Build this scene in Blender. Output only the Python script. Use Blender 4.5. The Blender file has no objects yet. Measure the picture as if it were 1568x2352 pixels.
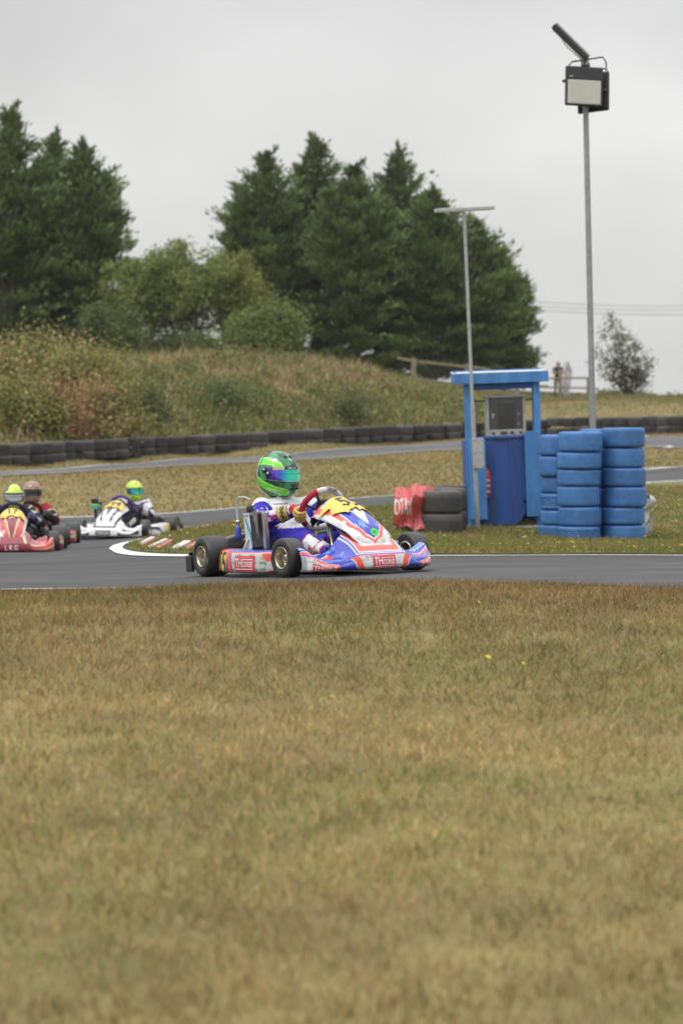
import bpy, math, random
import numpy as np
from mathutils import Vector, Matrix, noise
from mathutils.bvhtree import BVHTree
from mathutils.geometry import delaunay_2d_cdt
R = math.radians
S = bpy.context.scene
COL = S.collection
# ------------------------------------------------------------------ camera model (used only to measure where things stand)
F, CX, CY, HY, CZ = 6030.0, 784.0, 1176.0, 960.0, 1.10
PITCH = math.atan((CY - HY) / F)
cp, sp_ = math.cos(PITCH), math.sin(PITCH)
def ray(sx, sy):
    up = CY - sy; rt = sx - CX
    y = F * cp + up * sp_; z = -F * sp_ + up * cp
    return rt / y, z / y
def P(sx, sy, d):
    a, b = ray(sx, sy)
    return Vector((a * d, d, b * d + CZ))
def lin(*c):
    if len(c) == 1: c = c[0]
    o = []
    for v in c[:3]:
        v = v / 255.0
        o.append(v / 12.92 if v <= .04045 else ((v + .055) / 1.055) ** 2.4)
    return tuple(o)
# ------------------------------------------------------------------ tags
def tag(o, label=None, cat=None, group=None, kind=None):
    if label: o['label'] = label
    if cat: o['category'] = cat
    if group: o['group'] = group
    if kind: o['kind'] = kind
    return o
def empty(name, loc=(0, 0, 0), rz=0, label=None, cat=None, group=None):
    o = bpy.data.objects.new(name, None); COL.objects.link(o)
    o.location = loc; o.rotation_euler = (0, 0, rz); o.empty_display_size = .1
    return tag(o, label, cat, group)
def copy_tree(o, parent=None):
    c = o.copy(); COL.objects.link(c)
    if parent: c.parent = parent
    for ch in list(o.children): copy_tree(ch, c)
    return c
# ------------------------------------------------------------------ materials
MATS = {}
def mat(name, rough=.6, metal=0, coat=0, bump=0, bscale=60, var=.12, vscale=6, transl=0, spec=.5, stretch=(1, 1, 1), rvar=0.0):
    if name in MATS: return MATS[name]
    m = bpy.data.materials.new(name); m.use_nodes = True; nt = m.node_tree; N = nt.nodes; Lk = nt.links
    b = N['Principled BSDF']; out = N['Material Output']
    b.inputs['Roughness'].default_value = rough; b.inputs['Metallic'].default_value = metal
    b.inputs['Coat Weight'].default_value = coat; b.inputs['Coat Roughness'].default_value = .08
    b.inputs['Specular IOR Level'].default_value = spec
    at = N.new('ShaderNodeAttribute'); at.attribute_name = 'Col'
    tc = N.new('ShaderNodeTexCoord'); mp = N.new('ShaderNodeMapping'); mp.inputs['Scale'].default_value = stretch
    Lk.new(tc.outputs['Object'], mp.inputs['Vector'])
    n1 = N.new('ShaderNodeTexNoise'); n1.inputs['Scale'].default_value = vscale; n1.inputs['Detail'].default_value = 6
    n1.inputs['Roughness'].default_value = .65
    Lk.new(mp.outputs[0], n1.inputs['Vector'])
    mr = N.new('ShaderNodeMapRange'); mr.inputs['From Min'].default_value = .3; mr.inputs['From Max'].default_value = .7
    mr.inputs['To Min'].default_value = 1 - var; mr.inputs['To Max'].default_value = 1 + var
    Lk.new(n1.outputs['Fac'], mr.inputs['Value'])
    mx = N.new('ShaderNodeVectorMath'); mx.operation = 'SCALE'
    Lk.new(at.outputs['Color'], mx.inputs[0]); Lk.new(mr.outputs[0], mx.inputs['Scale'])
    Lk.new(mx.outputs[0], b.inputs['Base Color'])
    if rvar:
        r2 = N.new('ShaderNodeMapRange'); r2.inputs['From Min'].default_value = .3; r2.inputs['From Max'].default_value = .7
        r2.inputs['To Min'].default_value = rough - rvar; r2.inputs['To Max'].default_value = rough + rvar
        Lk.new(n1.outputs['Fac'], r2.inputs['Value']); Lk.new(r2.outputs[0], b.inputs['Roughness'])
    if bump:
        n2 = N.new('ShaderNodeTexNoise'); n2.inputs['Scale'].default_value = bscale; n2.inputs['Detail'].default_value = 4
        Lk.new(mp.outputs[0], n2.inputs['Vector'])
        bp = N.new('ShaderNodeBump'); bp.inputs['Strength'].default_value = bump; bp.inputs['Distance'].default_value = .01
        Lk.new(n2.outputs['Fac'], bp.inputs['Height']); Lk.new(bp.outputs[0], b.inputs['Normal'])
    if transl:
        t = N.new('ShaderNodeBsdfTranslucent'); Lk.new(mx.outputs[0], t.inputs['Color'])
        ms = N.new('ShaderNodeMixShader'); ms.inputs[0].default_value = transl
        Lk.new(b.outputs[0], ms.inputs[1]); Lk.new(t.outputs[0], ms.inputs[2]); Lk.new(ms.outputs[0], out.inputs['Surface'])
    MATS[name] = m
    return m
mat('paint', .3, coat=.5, var=.07, vscale=9, rvar=.08)
mat('plastic', .45, var=.12, bump=.05, bscale=200, rvar=.1)
mat('rubber', .75, var=.22, bump=.25, bscale=90, vscale=14, rvar=.1)
mat('slick', .48, var=.2, bump=.15, bscale=120, vscale=10, rvar=.12, stretch=(1, .3, 1))
mat('tyrepaint', .5, var=.13, bump=.10, bscale=40, vscale=7, rvar=.14)
mat('metal', .32, metal=.9, var=.15, vscale=12, rvar=.1)
mat('galv', .5, metal=.35, var=.16, vscale=14, bump=.05, rvar=.1)
mat('woodpaint', .52, var=.30, bump=.2, bscale=30, vscale=6, stretch=(1, 1, .22), rvar=.14)
mat('fabric', .85, var=.1, bump=.25, bscale=160, vscale=12, spec=.25)
mat('leather', .7, var=.16, bump=.3, bscale=120, vscale=20)
mat('vinyl', .42, var=.12, bump=.25, bscale=14, vscale=8, rvar=.1)
mat('leaf', .6, var=.15, vscale=1.2, transl=.3, spec=.3)
mat('needle', .6, var=.2, vscale=1.2, transl=.08, spec=.3)
mat('blade', .65, var=.12, vscale=3, transl=.25, spec=.3)
mat('bark', .9, var=.3, bump=.6, bscale=25, vscale=6, stretch=(1, 1, .3))
mat('oldwood', .85, var=.25, bump=.4, bscale=18, vscale=8, stretch=(1, 1, .3))
mat('asphalt', .8, var=.62, bump=.6, bscale=70, vscale=8, stretch=(.14, 1, 1), rvar=.08, spec=.35)
mat('soil', .95, var=.3, bump=.5, bscale=14, vscale=1.3)
mat('line', .6, var=.12, bump=.1, bscale=60, vscale=7)
mat('visor', .13, metal=.75, coat=1, var=.02)
mat('glass', .1, var=.05, coat=1)
mat('skinm', .5, var=.08, vscale=12)
mat('concrete', .9, var=.25, bump=.35, bscale=40, vscale=5)

# ------------------------------------------------------------------ mesh builders
def frame(t):
    t = Vector(t).normalized()
    a = Vector((0, 0, 1)) if abs(t.z) < .9 else Vector((1, 0, 0))
    n = t.cross(a).normalized(); b = n.cross(t).normalized()
    return n, b
class MB:
    def __init__(s):
        s.v = []; s.f = []; s.c = []; s.m = []; s.s = []; s.mats = []
    def mi(s, m):
        if m not in s.mats: s.mats.append(m)
        return s.mats.index(m)
    def add(s, vs, fs, col, m, smooth=False, M=None):
        o = len(s.v); k = s.mi(m)
        for i, v in enumerate(vs):
            s.v.append(tuple(M @ Vector(v)) if M else tuple(v))
            s.c.append(col[i] if isinstance(col, list) else col)
        for f in fs:
            s.f.append([o + i for i in f]); s.m.append(k); s.s.append(smooth)
        return s
    def rbox(s, c, d, col, m='plastic', b=.004, M=None, rot=None):
        hx, hy, hz = [x / 2 for x in d]; b = min(b, hx * .9, hy * .9, hz * .9)
        MM = Matrix.Translation(c) @ (rot.to_4x4() if rot is not None else Matrix.Identity(4))
        if M: MM = M @ MM
        vs = []; fs = []
        def outl(ins, z):
            r = b; o = []
            for (qx, qy, a0) in ((1, 1, 0), (-1, 1, 90), (-1, -1, 180), (1, -1, 270)):
                for a in (0, 45, 90):
                    an = R(a0 + a)
                    o.append((qx * (hx - r) + (r - ins) * math.cos(an), qy * (hy - r) + (r - ins) * math.sin(an), z))
            return o
        for ins, z in ((b * .99, -hz), (b * .3, -hz + b * .3), (0, -hz + b), (0, hz - b), (b * .3, hz - b * .3), (b * .99, hz)): vs += outl(ins, z)
        for k in range(5):
            for i in range(12):
                j = (i + 1) % 12; fs.append((k * 12 + i, k * 12 + j, k * 12 + 12 + j, k * 12 + 12 + i))
        fs.append(tuple(range(11, -1, -1))); fs.append(tuple(range(60, 72)))
        return s.add(vs, fs, col, m, False, MM)
    def tube(s, pts, r, col, m='metal', seg=10, closed=False, M=None, colf=None, caps=True):
        pts = [Vector(p) for p in pts]; n = len(pts); vs = []; cs = []; fs = []
        rr = r if isinstance(r, (list, tuple)) else [r] * n
        pn = None
        for i, p in enumerate(pts):
            if closed: t = pts[(i + 1) % n] - pts[i - 1]
            else: t = pts[min(i + 1, n - 1)] - pts[max(i - 1, 0)]
            if t.length < 1e-9: t = Vector((0, 0, 1))
            t.normalize()
            if pn is None: a, b_ = frame(t)
            else:
                a = (pn - t * pn.dot(t))
                a = a.normalized() if a.length > 1e-6 else frame(t)[0]
                b_ = a.cross(t).normalized() * -1
                b_ = t.cross(a).normalized()
            pn = a
            if i == 0 and not closed or True:
                b_ = t.cross(a).normalized()
            cc = colf(i / max(1, n - 1)) if colf else col
            for k in range(seg):
                an = 2 * math.pi * k / seg
                vs.append(p + a * (rr[i] * math.cos(an)) + b_ * (rr[i] * math.sin(an))); cs.append(cc)
        L = n if closed else n - 1
        for i in range(L):
            for k in range(seg):
                k2 = (k + 1) % seg; i2 = (i + 1) % n
                fs.append((i * seg + k, i * seg + k2, i2 * seg + k2, i2 * seg + k))
        s.add(vs, fs, cs, m, True, M)
        if caps and not closed:
            for i, rev in ((0, True), (n - 1, False)):
                ring = vs[i * seg:(i + 1) * seg]
                s.add(ring, [tuple(range(seg - 1, -1, -1)) if rev else tuple(range(seg))], cs[i * seg], m, False, M)
        return s
    def lathe(s, prof, col, m, seg=32, M=None, cols=None, closed=False, smooth=True, disp=None, colfn=None):
        # prof list of (r, h) about local Z
        vs = []; cs = []; fs = []; n = len(prof)
        for i, (r, h) in enumerate(prof):
            for k in range(seg):
                an = 2 * math.pi * k / seg
                rr = r + (disp(i, k) if disp else 0)
                vs.append((rr * math.cos(an), rr * math.sin(an), h)); cs.append(colfn(i, k) if colfn else (cols[i] if cols else col))
        for i in range(n if closed else n - 1):
            i2 = (i + 1) % n
            for k in range(seg):
                k2 = (k + 1) % seg; fs.append((i * seg + k, i * seg + k2, i2 * seg + k2, i2 * seg + k))
        return s.add(vs, fs, cs, m, smooth, M)
    def grid(s, fn, nu, nv, colf, m='paint', thick=0, back=(.02, .02, .02), M=None, u=(0, 1), v=(0, 1)):
        pts = [[Vector(fn(u[0] + (u[1] - u[0]) * i / nu, v[0] + (v[1] - v[0]) * j / nv)) for j in range(nv + 1)] for i in range(nu + 1)]
        W = nv + 1; vs = []; cs = []
        for i in range(nu + 1):
            for j in range(nv + 1):
                vs.append(pts[i][j]); cs.append(colf(u[0] + (u[1] - u[0]) * i / nu, v[0] + (v[1] - v[0]) * j / nv) if callable(colf) else colf)
        fs = [(i * W + j, (i + 1) * W + j, (i + 1) * W + j + 1, i * W + j + 1) for i in range(nu) for j in range(nv)]
        s.add(vs, fs, cs, m, True, M)
        if thick:
            vb = []
            for i in range(nu + 1):
                for j in range(nv + 1):
                    du = pts[min(i + 1, nu)][j] - pts[max(i - 1, 0)][j]; dv = pts[i][min(j + 1, nv)] - pts[i][max(j - 1, 0)]
                    nn = du.cross(dv); nn = nn.normalized() if nn.length > 1e-12 else Vector((0, 0, 1))
                    vb.append(pts[i][j] - nn * thick)
            s.add(vb, [tuple(reversed(f)) for f in fs], back, m, True, M)
            bd = [(i, 0) for i in range(nu)] + [(nu, j) for j in range(nv)] + [(i, nv) for i in range(nu, 0, -1)] + [(0, j) for j in range(nv, 0, -1)]
            n = len(bd); ev = [pts[i][j] for i, j in bd] + [vb[i * W + j] for i, j in bd]
            ec = [cs[i * W + j] for i, j in bd] * 2
            s.add(ev, [(k, (k + 1) % n, n + (k + 1) % n, n + k)[::-1] for k in range(n)], ec, m, False, M)
        return s
    def prism(s, poly, z0, z1, col, m='plastic', M=None):
        n = len(poly)
        vs = [(x, y, z0) for x, y in poly] + [(x, y, z1) for x, y in poly]
        fs = [(i, (i + 1) % n, n + (i + 1) % n, n + i) for i in range(n)] + [tuple(range(n - 1, -1, -1)), tuple(range(n, 2 * n))]
        return s.add(vs, fs, col, m, False, M)
    def sphere(s, c, r, col, m='plastic', nu=16, nv=10, M=None, sc=(1, 1, 1)):
        vs = []; fs = []
        for j in range(nv + 1):
            ph = -math.pi / 2 + math.pi * j / nv
            for i in range(nu):
                a = 2 * math.pi * i / nu
                vs.append((c[0] + r * sc[0] * math.cos(ph) * math.cos(a), c[1] + r * sc[1] * math.cos(ph) * math.sin(a), c[2] + r * sc[2] * math.sin(ph)))
        for j in range(nv):
            for i in range(nu):
                k = (i + 1) % nu; fs.append((j * nu + i, j * nu + k, (j + 1) * nu + k, (j + 1) * nu + i))
        return s.add(vs, fs, col, m, True, M)
    def capsule(s, a, b, ra, rb, seg=14):
        a = Vector(a); b = Vector(b); t = b - a; L = t.length; t = t.normalized() if L > 1e-6 else Vector((0, 0, 1))
        pts = []; rr = []
        for k in range(6):
            an = math.pi / 2 * k / 6; pts.append(a - t * ra * math.cos(an)); rr.append(max(1e-4, ra * math.sin(an)))
        pts.append(a); rr.append(ra); pts.append(b); rr.append(rb)
        for k in range(5, -1, -1):
            an = math.pi / 2 * k / 6; pts.append(b + t * rb * math.cos(an)); rr.append(max(1e-4, rb * math.sin(an)))
        return s.tube(pts, rr, (1, 1, 1), 'fabric', seg)
    def mesh(s, name):
        me = bpy.data.meshes.new(name); me.from_pydata(s.v, [], s.f)
        for m in s.mats: me.materials.append(MATS[m])
        me.polygons.foreach_set('material_index', s.m); me.polygons.foreach_set('use_smooth', s.s)
        a = me.color_attributes.new('Col', 'FLOAT_COLOR', 'POINT')
        c = np.ones((len(s.v), 4), 'f'); c[:, :3] = np.array(s.c, 'f')[:, :3]
        a.data.foreach_set('color', c.ravel()); me.update()
        return me
    def build(s, name, parent=None, loc=None, label=None, cat=None, group=None, kind=None):
        o = bpy.data.objects.new(name, s.mesh(name)); COL.objects.link(o)
        if parent: o.parent = parent
        if loc is not None: o.location = loc
        return tag(o, label, cat, group, kind)
def np_obj(name, V, Q=None, T=None, C=None, m='leaf', parent=None, smooth=False):
    me = bpy.data.meshes.new(name); V = np.asarray(V, 'f')
    me.vertices.add(len(V)); me.vertices.foreach_set('co', V.ravel())
    parts = []; starts = []; off = 0
    for A in (Q, T):
        if A is None or len(A) == 0: continue
        A = np.asarray(A, 'i'); k = A.shape[1]; parts.append(A.ravel()); starts.append(off + np.arange(len(A)) * k); off += A.size
    lv = np.concatenate(parts); st = np.concatenate(starts)
    me.loops.add(len(lv)); me.loops.foreach_set('vertex_index', lv)
    me.polygons.add(len(st)); me.polygons.foreach_set('loop_start', st.astype('i'))
    me.update(calc_edges=True)
    if smooth: me.polygons.foreach_set('use_smooth', np.ones(len(st), bool))
    a = me.color_attributes.new('Col', 'FLOAT_COLOR', 'POINT')
    c = np.ones((len(V), 4), 'f'); c[:, :3] = C; a.data.foreach_set('color', c.ravel())
    me.materials.append(MATS[m]); me.validate()
    o = bpy.data.objects.new(name, me); COL.objects.link(o)
    if parent: o.parent = parent
    return o
_tc = {}
def text2d(s):
    if s in _tc: return _tc[s]
    cu = bpy.data.curves.new('t', 'FONT'); cu.body = s; cu.resolution_u = 3; cu.offset = .018
    o = bpy.data.objects.new('t', cu); COL.objects.link(o); bpy.context.view_layer.update()
    me = o.evaluated_get(bpy.context.evaluated_depsgraph_get()).to_mesh()
    vs = [(v.co.x, v.co.y) for v in me.vertices]; fs = [tuple(p.vertices) for p in me.polygons]
    bpy.data.objects.remove(o); bpy.data.curves.remove(cu)
    xs = [v[0] for v in vs]; ys = [v[1] for v in vs]; x0, x1, y0, y1 = min(xs), max(xs), min(ys), max(ys)
    vs = [((x - x0) / (x1 - x0), (y - y0) / (y1 - y0)) for x, y in vs]
    _tc[s] = (vs, fs); return _tc[s]
_ts = {}
def text_sub(s, k=2):
    if s in _ts: return _ts[s]
    vs, fs = text2d(s); vs = list(vs); tr = []
    for f in fs: tr += [(f[0], f[i], f[i + 1]) for i in range(1, len(f) - 1)]
    for _ in range(k):
        mid = {}; nt = []
        def md(a, b):
            q = (min(a, b), max(a, b))
            if q not in mid: mid[q] = len(vs); vs.append(((vs[a][0] + vs[b][0]) / 2, (vs[a][1] + vs[b][1]) / 2))
            return mid[q]
        for a, b, c in tr:
            x, y, z = md(a, b), md(b, c), md(c, a); nt += [(a, x, z), (x, b, y), (z, y, c), (x, y, z)]
        tr = nt
    _ts[s] = (vs, tr); return _ts[s]
def text_on(mb, s, fn, col, m='paint', M=None):
    vs, fs = text_sub(s)
    mb.add([fn(u, v) for u, v in vs], fs, col, m, False, M)
def cast(bvh, o, d):
    h = bvh.ray_cast(Vector(o), Vector(d))
    return (h[0], h[1]) if h[0] is not None else (None, None)
def text_cast(mb, s, bvh, o, U, V, d, col, m='fabric', off=.0015):
    vs, fs = text2d(s); out = []
    o = Vector(o); U = Vector(U); V = Vector(V); d = Vector(d).normalized()
    for u, v in vs:
        p = o + U * u + V * v; h, n = cast(bvh, p - d * .5, d)
        out.append(h - d * off * 2 if h is not None else None)
    L0 = max(U.length / len(s) * 1.6, V.length * 1.6)
    ok = [f for f in fs if all(out[i] is not None for i in f) and max((out[i] - out[f[0]]).length for i in f) < L0]
    mb.add([q if q is not None else o for q in out], ok, col, m, False)
def text_mask(s, U, V):
    """which of the points (U, V), given in the unit box of the text, lie inside its letters"""
    vs, fs = text2d(s); r = np.zeros(U.shape, bool)
    for f in fs: r |= inpoly(U, V, [vs[i] for i in f])
    return r
def inpoly(x, y, poly):
    x = np.asarray(x, float); y = np.asarray(y, float); r = np.zeros(x.shape, bool); n = len(poly)
    for i in range(n):
        x0, y0 = poly[i]; x1, y1 = poly[(i + 1) % n]
        c = ((y0 > y) != (y1 > y)); r ^= c & (x < (x1 - x0) * (y - y0) / ((y1 - y0) if y1 != y0 else 1e-12) + x0)
    return r
def ip(x, y, poly):
    r = False; n = len(poly)
    for i in range(n):
        x0, y0 = poly[i]; x1, y1 = poly[(i + 1) % n]
        if (y0 > y) != (y1 > y) and x < (x1 - x0) * (y - y0) / (y1 - y0) + x0: r = not r
    return r
def vnoise(x, y, sc, seed=0):
    x = np.asarray(x) * sc + 1000.0; y = np.asarray(y) * sc + 1000.0
    xi = np.floor(x).astype(np.int64); yi = np.floor(y).astype(np.int64); fx = x - xi; fy = y - yi
    fx = fx * fx * (3 - 2 * fx); fy = fy * fy * (3 - 2 * fy)
    def h(a, b):
        n = (a * 374761393 + b * 668265263 + seed * 1442695041) & 0xffffffff
        n = ((n ^ (n >> 13)) * 1274126177) & 0xffffffff
        return ((n ^ (n >> 16)) & 0xffff) / 65535.0
    return (h(xi, yi) * (1 - fx) + h(xi + 1, yi) * fx) * (1 - fy) + (h(xi, yi + 1) * (1 - fx) + h(xi + 1, yi + 1) * fx) * fy
def fbm(x, y, sc, seed=0):
    return (vnoise(x, y, sc, seed) * .5 + vnoise(x, y, sc * 2.1, seed + 1) * .3 + vnoise(x, y, sc * 4.3, seed + 2) * .2)

# ------------------------------------------------------------------ terrain
ctl = []
def cz(sx, d, z): ctl.append((sx, d, z))
def cy_(sx, sy, d): ctl.append((sx, d, (P(sx, sy, d).z - CZ)))
KX, KY, KZ = -.176, 18.0, -1.0764
def kplane(x, y): return KZ + .0384 * min(1.0, max(-1.6, x - KX)) - .0272 * (y - KY)
for sx in (-500, 784, 2200):
    cz(sx, 3, -1.42); cz(sx, 5.5, -1.33); cz(sx, 8, -1.20); cz(sx, 11, -1.07)
for sx, sy in ((-500, 1366), (0, 1370), (300, 1364), (600, 1349), (900, 1344), (1200, 1348), (1568, 1362), (2200, 1366)):
    cy_(sx, sy + 8, 14.2); cz(sx, 15.1, (P(sx, sy + 8, 14.2).z - CZ) - .03)
for d in (16.2, 17.2, 18, 19, 20.5):
    for sx in (-500, 0, 350, 700, 1050, 1568, 2200):
        x = (sx - CX) / F * d; cz(sx, d, kplane(x, d))
for a in ((-500,1290,23.5),(0,1297,25),(300,1285,24.5),(600,1279,23.5),(1000,1281,23.4),(1568,1280,23.5),(2200,1280,23.5),
          (250,1265,27.7),(290,1250,30.8),(400,1233,33.5),(38,1271,30.0),(140,1270,30.2),(-300,1275,30),(75,1253,34.5),(165,1255,35),(287,1234,37),(230,1237,36.6),(340,1233,36.8),
          (600,1262,28),(1000,1262,28),(1400,1263,27.5),(2200,1262,28),(1150,1226,34.3),(1330,1242.5,33.5),(1420,1242.5,33.6),(1150,1207,36),(1250,1207,36),(1400,1232,35),(1530,1225,36),(2200,1225,36),(900,1232,33),(650,1240,32),
          (-500,1190,44),(0,1190,44),(200,1187,44),(400,1180,43.5),(600,1163,44),(900,1141,45),(1080,1124,47),(1500,1077,52),(2200,1050,56),
          (425,1220,37),(545,1202,38),(846,1170,39.5),(1080,1150,41.5),(1500,1113,45),(2200,1090,47),
          (0,1135,49),(400,1112,51),(900,1090,54),(1500,1054,57),(2200,1040,58)): cy_(*a)
for a in ((-500,1105,50),(0,1095,53),(205,1084,57),(410,1071,60.5),(800,1051,65),(1060,1034,67),(1480,1029,62),(1568,1031,60),(2200,1030,56)): cy_(*a)
for a in ((-500,1095,54),(0,1084,58),(205,1069,63),(410,1053.5,67),(800,1029,72),(1060,1013,75),(1480,1002,70.5),(1568,1002,69),(2200,1000,64)): cy_(*a)
BARR = ((-500,1085,56.5),(0,1067,61),(205,1054,66),(410,1043,70),(804,1020,76),(1060,1008,79),(1270,999,77.5),(1480,995,74),(1568,995,72),(2000,996,68))
for a in BARR:
    cy_(*a); cz(a[0], a[2] + 1.6, P(*a).z - CZ + .04)
for a in ((-500,940,64),(0,955,66.5),(200,950,71),(400,935,76),(600,915,80),(800,925,84),(950,935,87),(1065,940,89),(1300,945,86),(1568,942,82),(2200,940,78),
          (-500,858,72),(0,858,74),(200,866,78),(400,858,84),(500,848,86),(600,840,88),(700,843,90),(800,858,92),(870,872,95),(950,890,98),(1065,911,102),(1200,923,104),(1400,921,102),(1568,919,100),(2200,919,98),
          (950,878,130),(1072,893,130),(1186,903,130),(1285,919,126),(1350,915,128),(1440,912,140),(1568,916,130),(2200,916,130)): cy_(*a)
for sx, z in ((-500,1.0),(0,1.1),(200,1.1),(400,1.2),(600,1.5),(800,1.4)): cz(sx, 110, z); cz(sx, 130, z)
for sx in (-500, 200, 800, 1200, 1568, 2200): cz(sx, 175, -1.5); cz(sx, 260, -5); cz(sx, 420, -8)
ctl = np.array(ctl); LG = 6.0
cA = np.c_[ctl[:, 0] / 500.0, np.log(ctl[:, 1]) * LG]
def tpsk(r2): return .5 * r2 * np.log(r2 + 1e-12)
n_ = len(cA); K = tpsk(((cA[:, None, :] - cA[None]) ** 2).sum(-1)) + np.eye(n_) * .0008
Pm = np.c_[np.ones(n_), cA]; A_ = np.zeros((n_ + 3, n_ + 3)); A_[:n_, :n_] = K; A_[:n_, n_:] = Pm; A_[n_:, :n_] = Pm.T
W_ = np.linalg.solve(A_, np.r_[ctl[:, 2], np.zeros(3)])
def TZ(x, y):
    x = np.atleast_1d(np.asarray(x, float)).ravel(); y = np.atleast_1d(np.asarray(y, float)).ravel(); out = np.empty(len(x))
    for i in range(0, len(x), 20000):
        yy = np.maximum(y[i:i + 20000], 2.5)
        q = np.c_[np.clip(x[i:i + 20000] / yy * F + CX, -450, 2150) / 500.0, np.log(np.clip(yy, 2.5, 420)) * LG]
        d2 = ((q[:, None, :] - cA[None]) ** 2).sum(-1)
        out[i:i + 20000] = tpsk(d2) @ W_[:n_] + np.c_[np.ones(len(q)), q] @ W_[n_:]
    return out + CZ
def tz(x, y): return float(TZ([x], [y])[0])
def gat(sx, sy, d0=3, d1=160):
    a, b = ray(sx, sy); d = np.geomspace(d0, d1, 1500); df = (b * d + CZ) - TZ(a * d, d)
    k = np.where((df[:-1] > 0) & (df[1:] <= 0))[0]
    if len(k) == 0:
        i = int(np.argmin(np.abs(df))); dd = d[i]
    else:
        i = k[0]; t = df[i] / (df[i] - df[i + 1]); dd = d[i] + t * (d[i + 1] - d[i])
    return Vector((a * dd, dd, float(TZ([a * dd], [dd])[0])))
def on(sx, d, dz=0):
    x = (sx - CX) / F * d / cp
    return Vector((x, d, tz(x, d) + dz))
def dens(poly, step):
    o = []
    for i in range(len(poly)):
        a = Vector(poly[i][:2]); b = Vector(poly[(i + 1) % len(poly)][:2]); n = max(1, int((b - a).length / step))
        for k in range(n): o.append(a + (b - a) * k / n)
    return o
def smooth_line(pts, n=12):
    P_ = [Vector(p[:2]) for p in pts]; o = []
    for i in range(len(P_) - 1):
        p0 = P_[max(0, i - 1)]; p1 = P_[i]; p2 = P_[i + 1]; p3 = P_[min(len(P_) - 1, i + 2)]
        for k in range(n):
            t = k / n
            o.append(.5 * ((2 * p1) + (-p0 + p2) * t + (2 * p0 - 5 * p1 + 4 * p2 - p3) * t * t + (-p0 + 3 * p1 - 3 * p2 + p3) * t ** 3))
    o.append(P_[-1]); return o
def sheet(name, poly, step, dz, m, colf, kind='structure'):
    b = dens(poly, step); n = len(b)
    xs = [p.x for p in b]; ys = [p.y for p in b]; pl = [(p.x, p.y) for p in b]
    gx, gy = np.meshgrid(np.arange(min(xs), max(xs), step), np.arange(min(ys), max(ys), step))
    gx = gx.ravel() + np.random.RandomState(1).uniform(-.1, .1, gx.size) * step; gy = gy.ravel() + np.random.RandomState(2).uniform(-.1, .1, gx.size) * step
    k = inpoly(gx, gy, pl); pts = b + [Vector((x, y)) for x, y in zip(gx[k], gy[k])]
    r = delaunay_2d_cdt(pts, [(i, (i + 1) % n) for i in range(n)], [], 1, 1e-5)
    V = np.array([(v.x, v.y) for v in r[0]]); Z = TZ(V[:, 0], V[:, 1]) + dz
    T = np.array([list(f) for f in r[2] if len(f) == 3]); V3 = np.c_[V, Z]
    nz = np.cross(V3[T[:, 1]] - V3[T[:, 0]], V3[T[:, 2]] - V3[T[:, 0]])[:, 2]; T[nz < 0] = T[nz < 0][:, ::-1]
    C = colf(V[:, 0], V[:, 1])
    nb = len(V3); B = np.array([(p.x, p.y) for p in b]); Bz = TZ(B[:, 0], B[:, 1]) + dz
    V3 = np.r_[V3, np.c_[B, Bz], np.c_[B, Bz - .08]]; C = np.r_[C, colf(B[:, 0], B[:, 1]), colf(B[:, 0], B[:, 1])]
    i = np.arange(n); j = (i + 1) % n; T = np.r_[T, np.c_[nb + i, nb + n + i, nb + n + j], np.c_[nb + i, nb + n + j, nb + j]]
    o = np_obj(name, V3, None, T, C, m, smooth=True); tag(o, kind=kind); return o
def ribbon(mb, line, w, dz, col, m='line', closed=False):
    pts = [Vector(p[:2]) for p in line]; vs = []; n = len(pts); k = 3
    for i, p in enumerate(pts):
        t = (pts[min(n - 1, i + 1)] - pts[max(0, i - 1)]).normalized(); nn = Vector((-t.y, t.x)); ww = w(i / (n - 1)) if callable(w) else w
        for j in range(k):
            q = p + nn * ww * (j / (k - 1) - .5); vs.append((q.x, q.y))
    a = np.array(vs); Z = TZ(a[:, 0], a[:, 1]) + dz
    V = [(x, y, z) for (x, y), z in zip(vs, Z)]
    fs = [(i * k + j, (i + 1) * k + j, (i + 1) * k + j + 1, i * k + j + 1) for i in range(n - 1) for j in range(k - 1)]
    mb.add(V, fs, col, m, True)
# ================================================================== CAMERA, SKY, LIGHT
cam = bpy.data.cameras.new('camera'); co = bpy.data.objects.new('camera', cam); COL.objects.link(co)
co.location = (0, 0, CZ); co.rotation_euler = (math.pi / 2 - PITCH, 0, 0)
cam.sensor_fit = 'VERTICAL'; cam.sensor_height = 36; cam.sensor_width = 24; cam.lens = 36 * F / 2352
cam.clip_start = .1; cam.clip_end = 3000
cam.dof.use_dof = True; cam.dof.focus_distance = 17.8; cam.dof.aperture_fstop = 3.4
S.camera = co
S.view_settings.view_transform = 'Standard'; S.view_settings.look = 'None'; S.view_settings.exposure = 0; S.view_settings.gamma = 1
S.cycles.max_bounces = 6; S.cycles.diffuse_bounces = 3; S.cycles.glossy_bounces = 3; S.cycles.transmission_bounces = 3
SUN_EL, SUN_AZ = 55, -60
w = bpy.data.worlds.new('World'); S.world = w; w.use_nodes = True; nt = w.node_tree; N = nt.nodes; Lk = nt.links
bg = N['Background']; sky = N.new('ShaderNodeTexSky'); sky.sky_type = 'NISHITA'; sky.sun_disc = False
sky.sun_elevation = R(SUN_EL); sky.sun_rotation = R(SUN_AZ); sky.air_density = 1; sky.dust_density = 4
tc = N.new('ShaderNodeTexCoord'); sep = N.new('ShaderNodeSeparateXYZ'); Lk.new(tc.outputs['Generated'], sep.inputs[0])
ramp = N.new('ShaderNodeValToRGB'); cr = ramp.color_ramp; cr.interpolation = 'EASE'
def stop(p, v, t=(1, 1, 1)):
    e = cr.elements.new(p); e.color = (v * t[0], v * t[1], v * t[2], 1)
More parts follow.
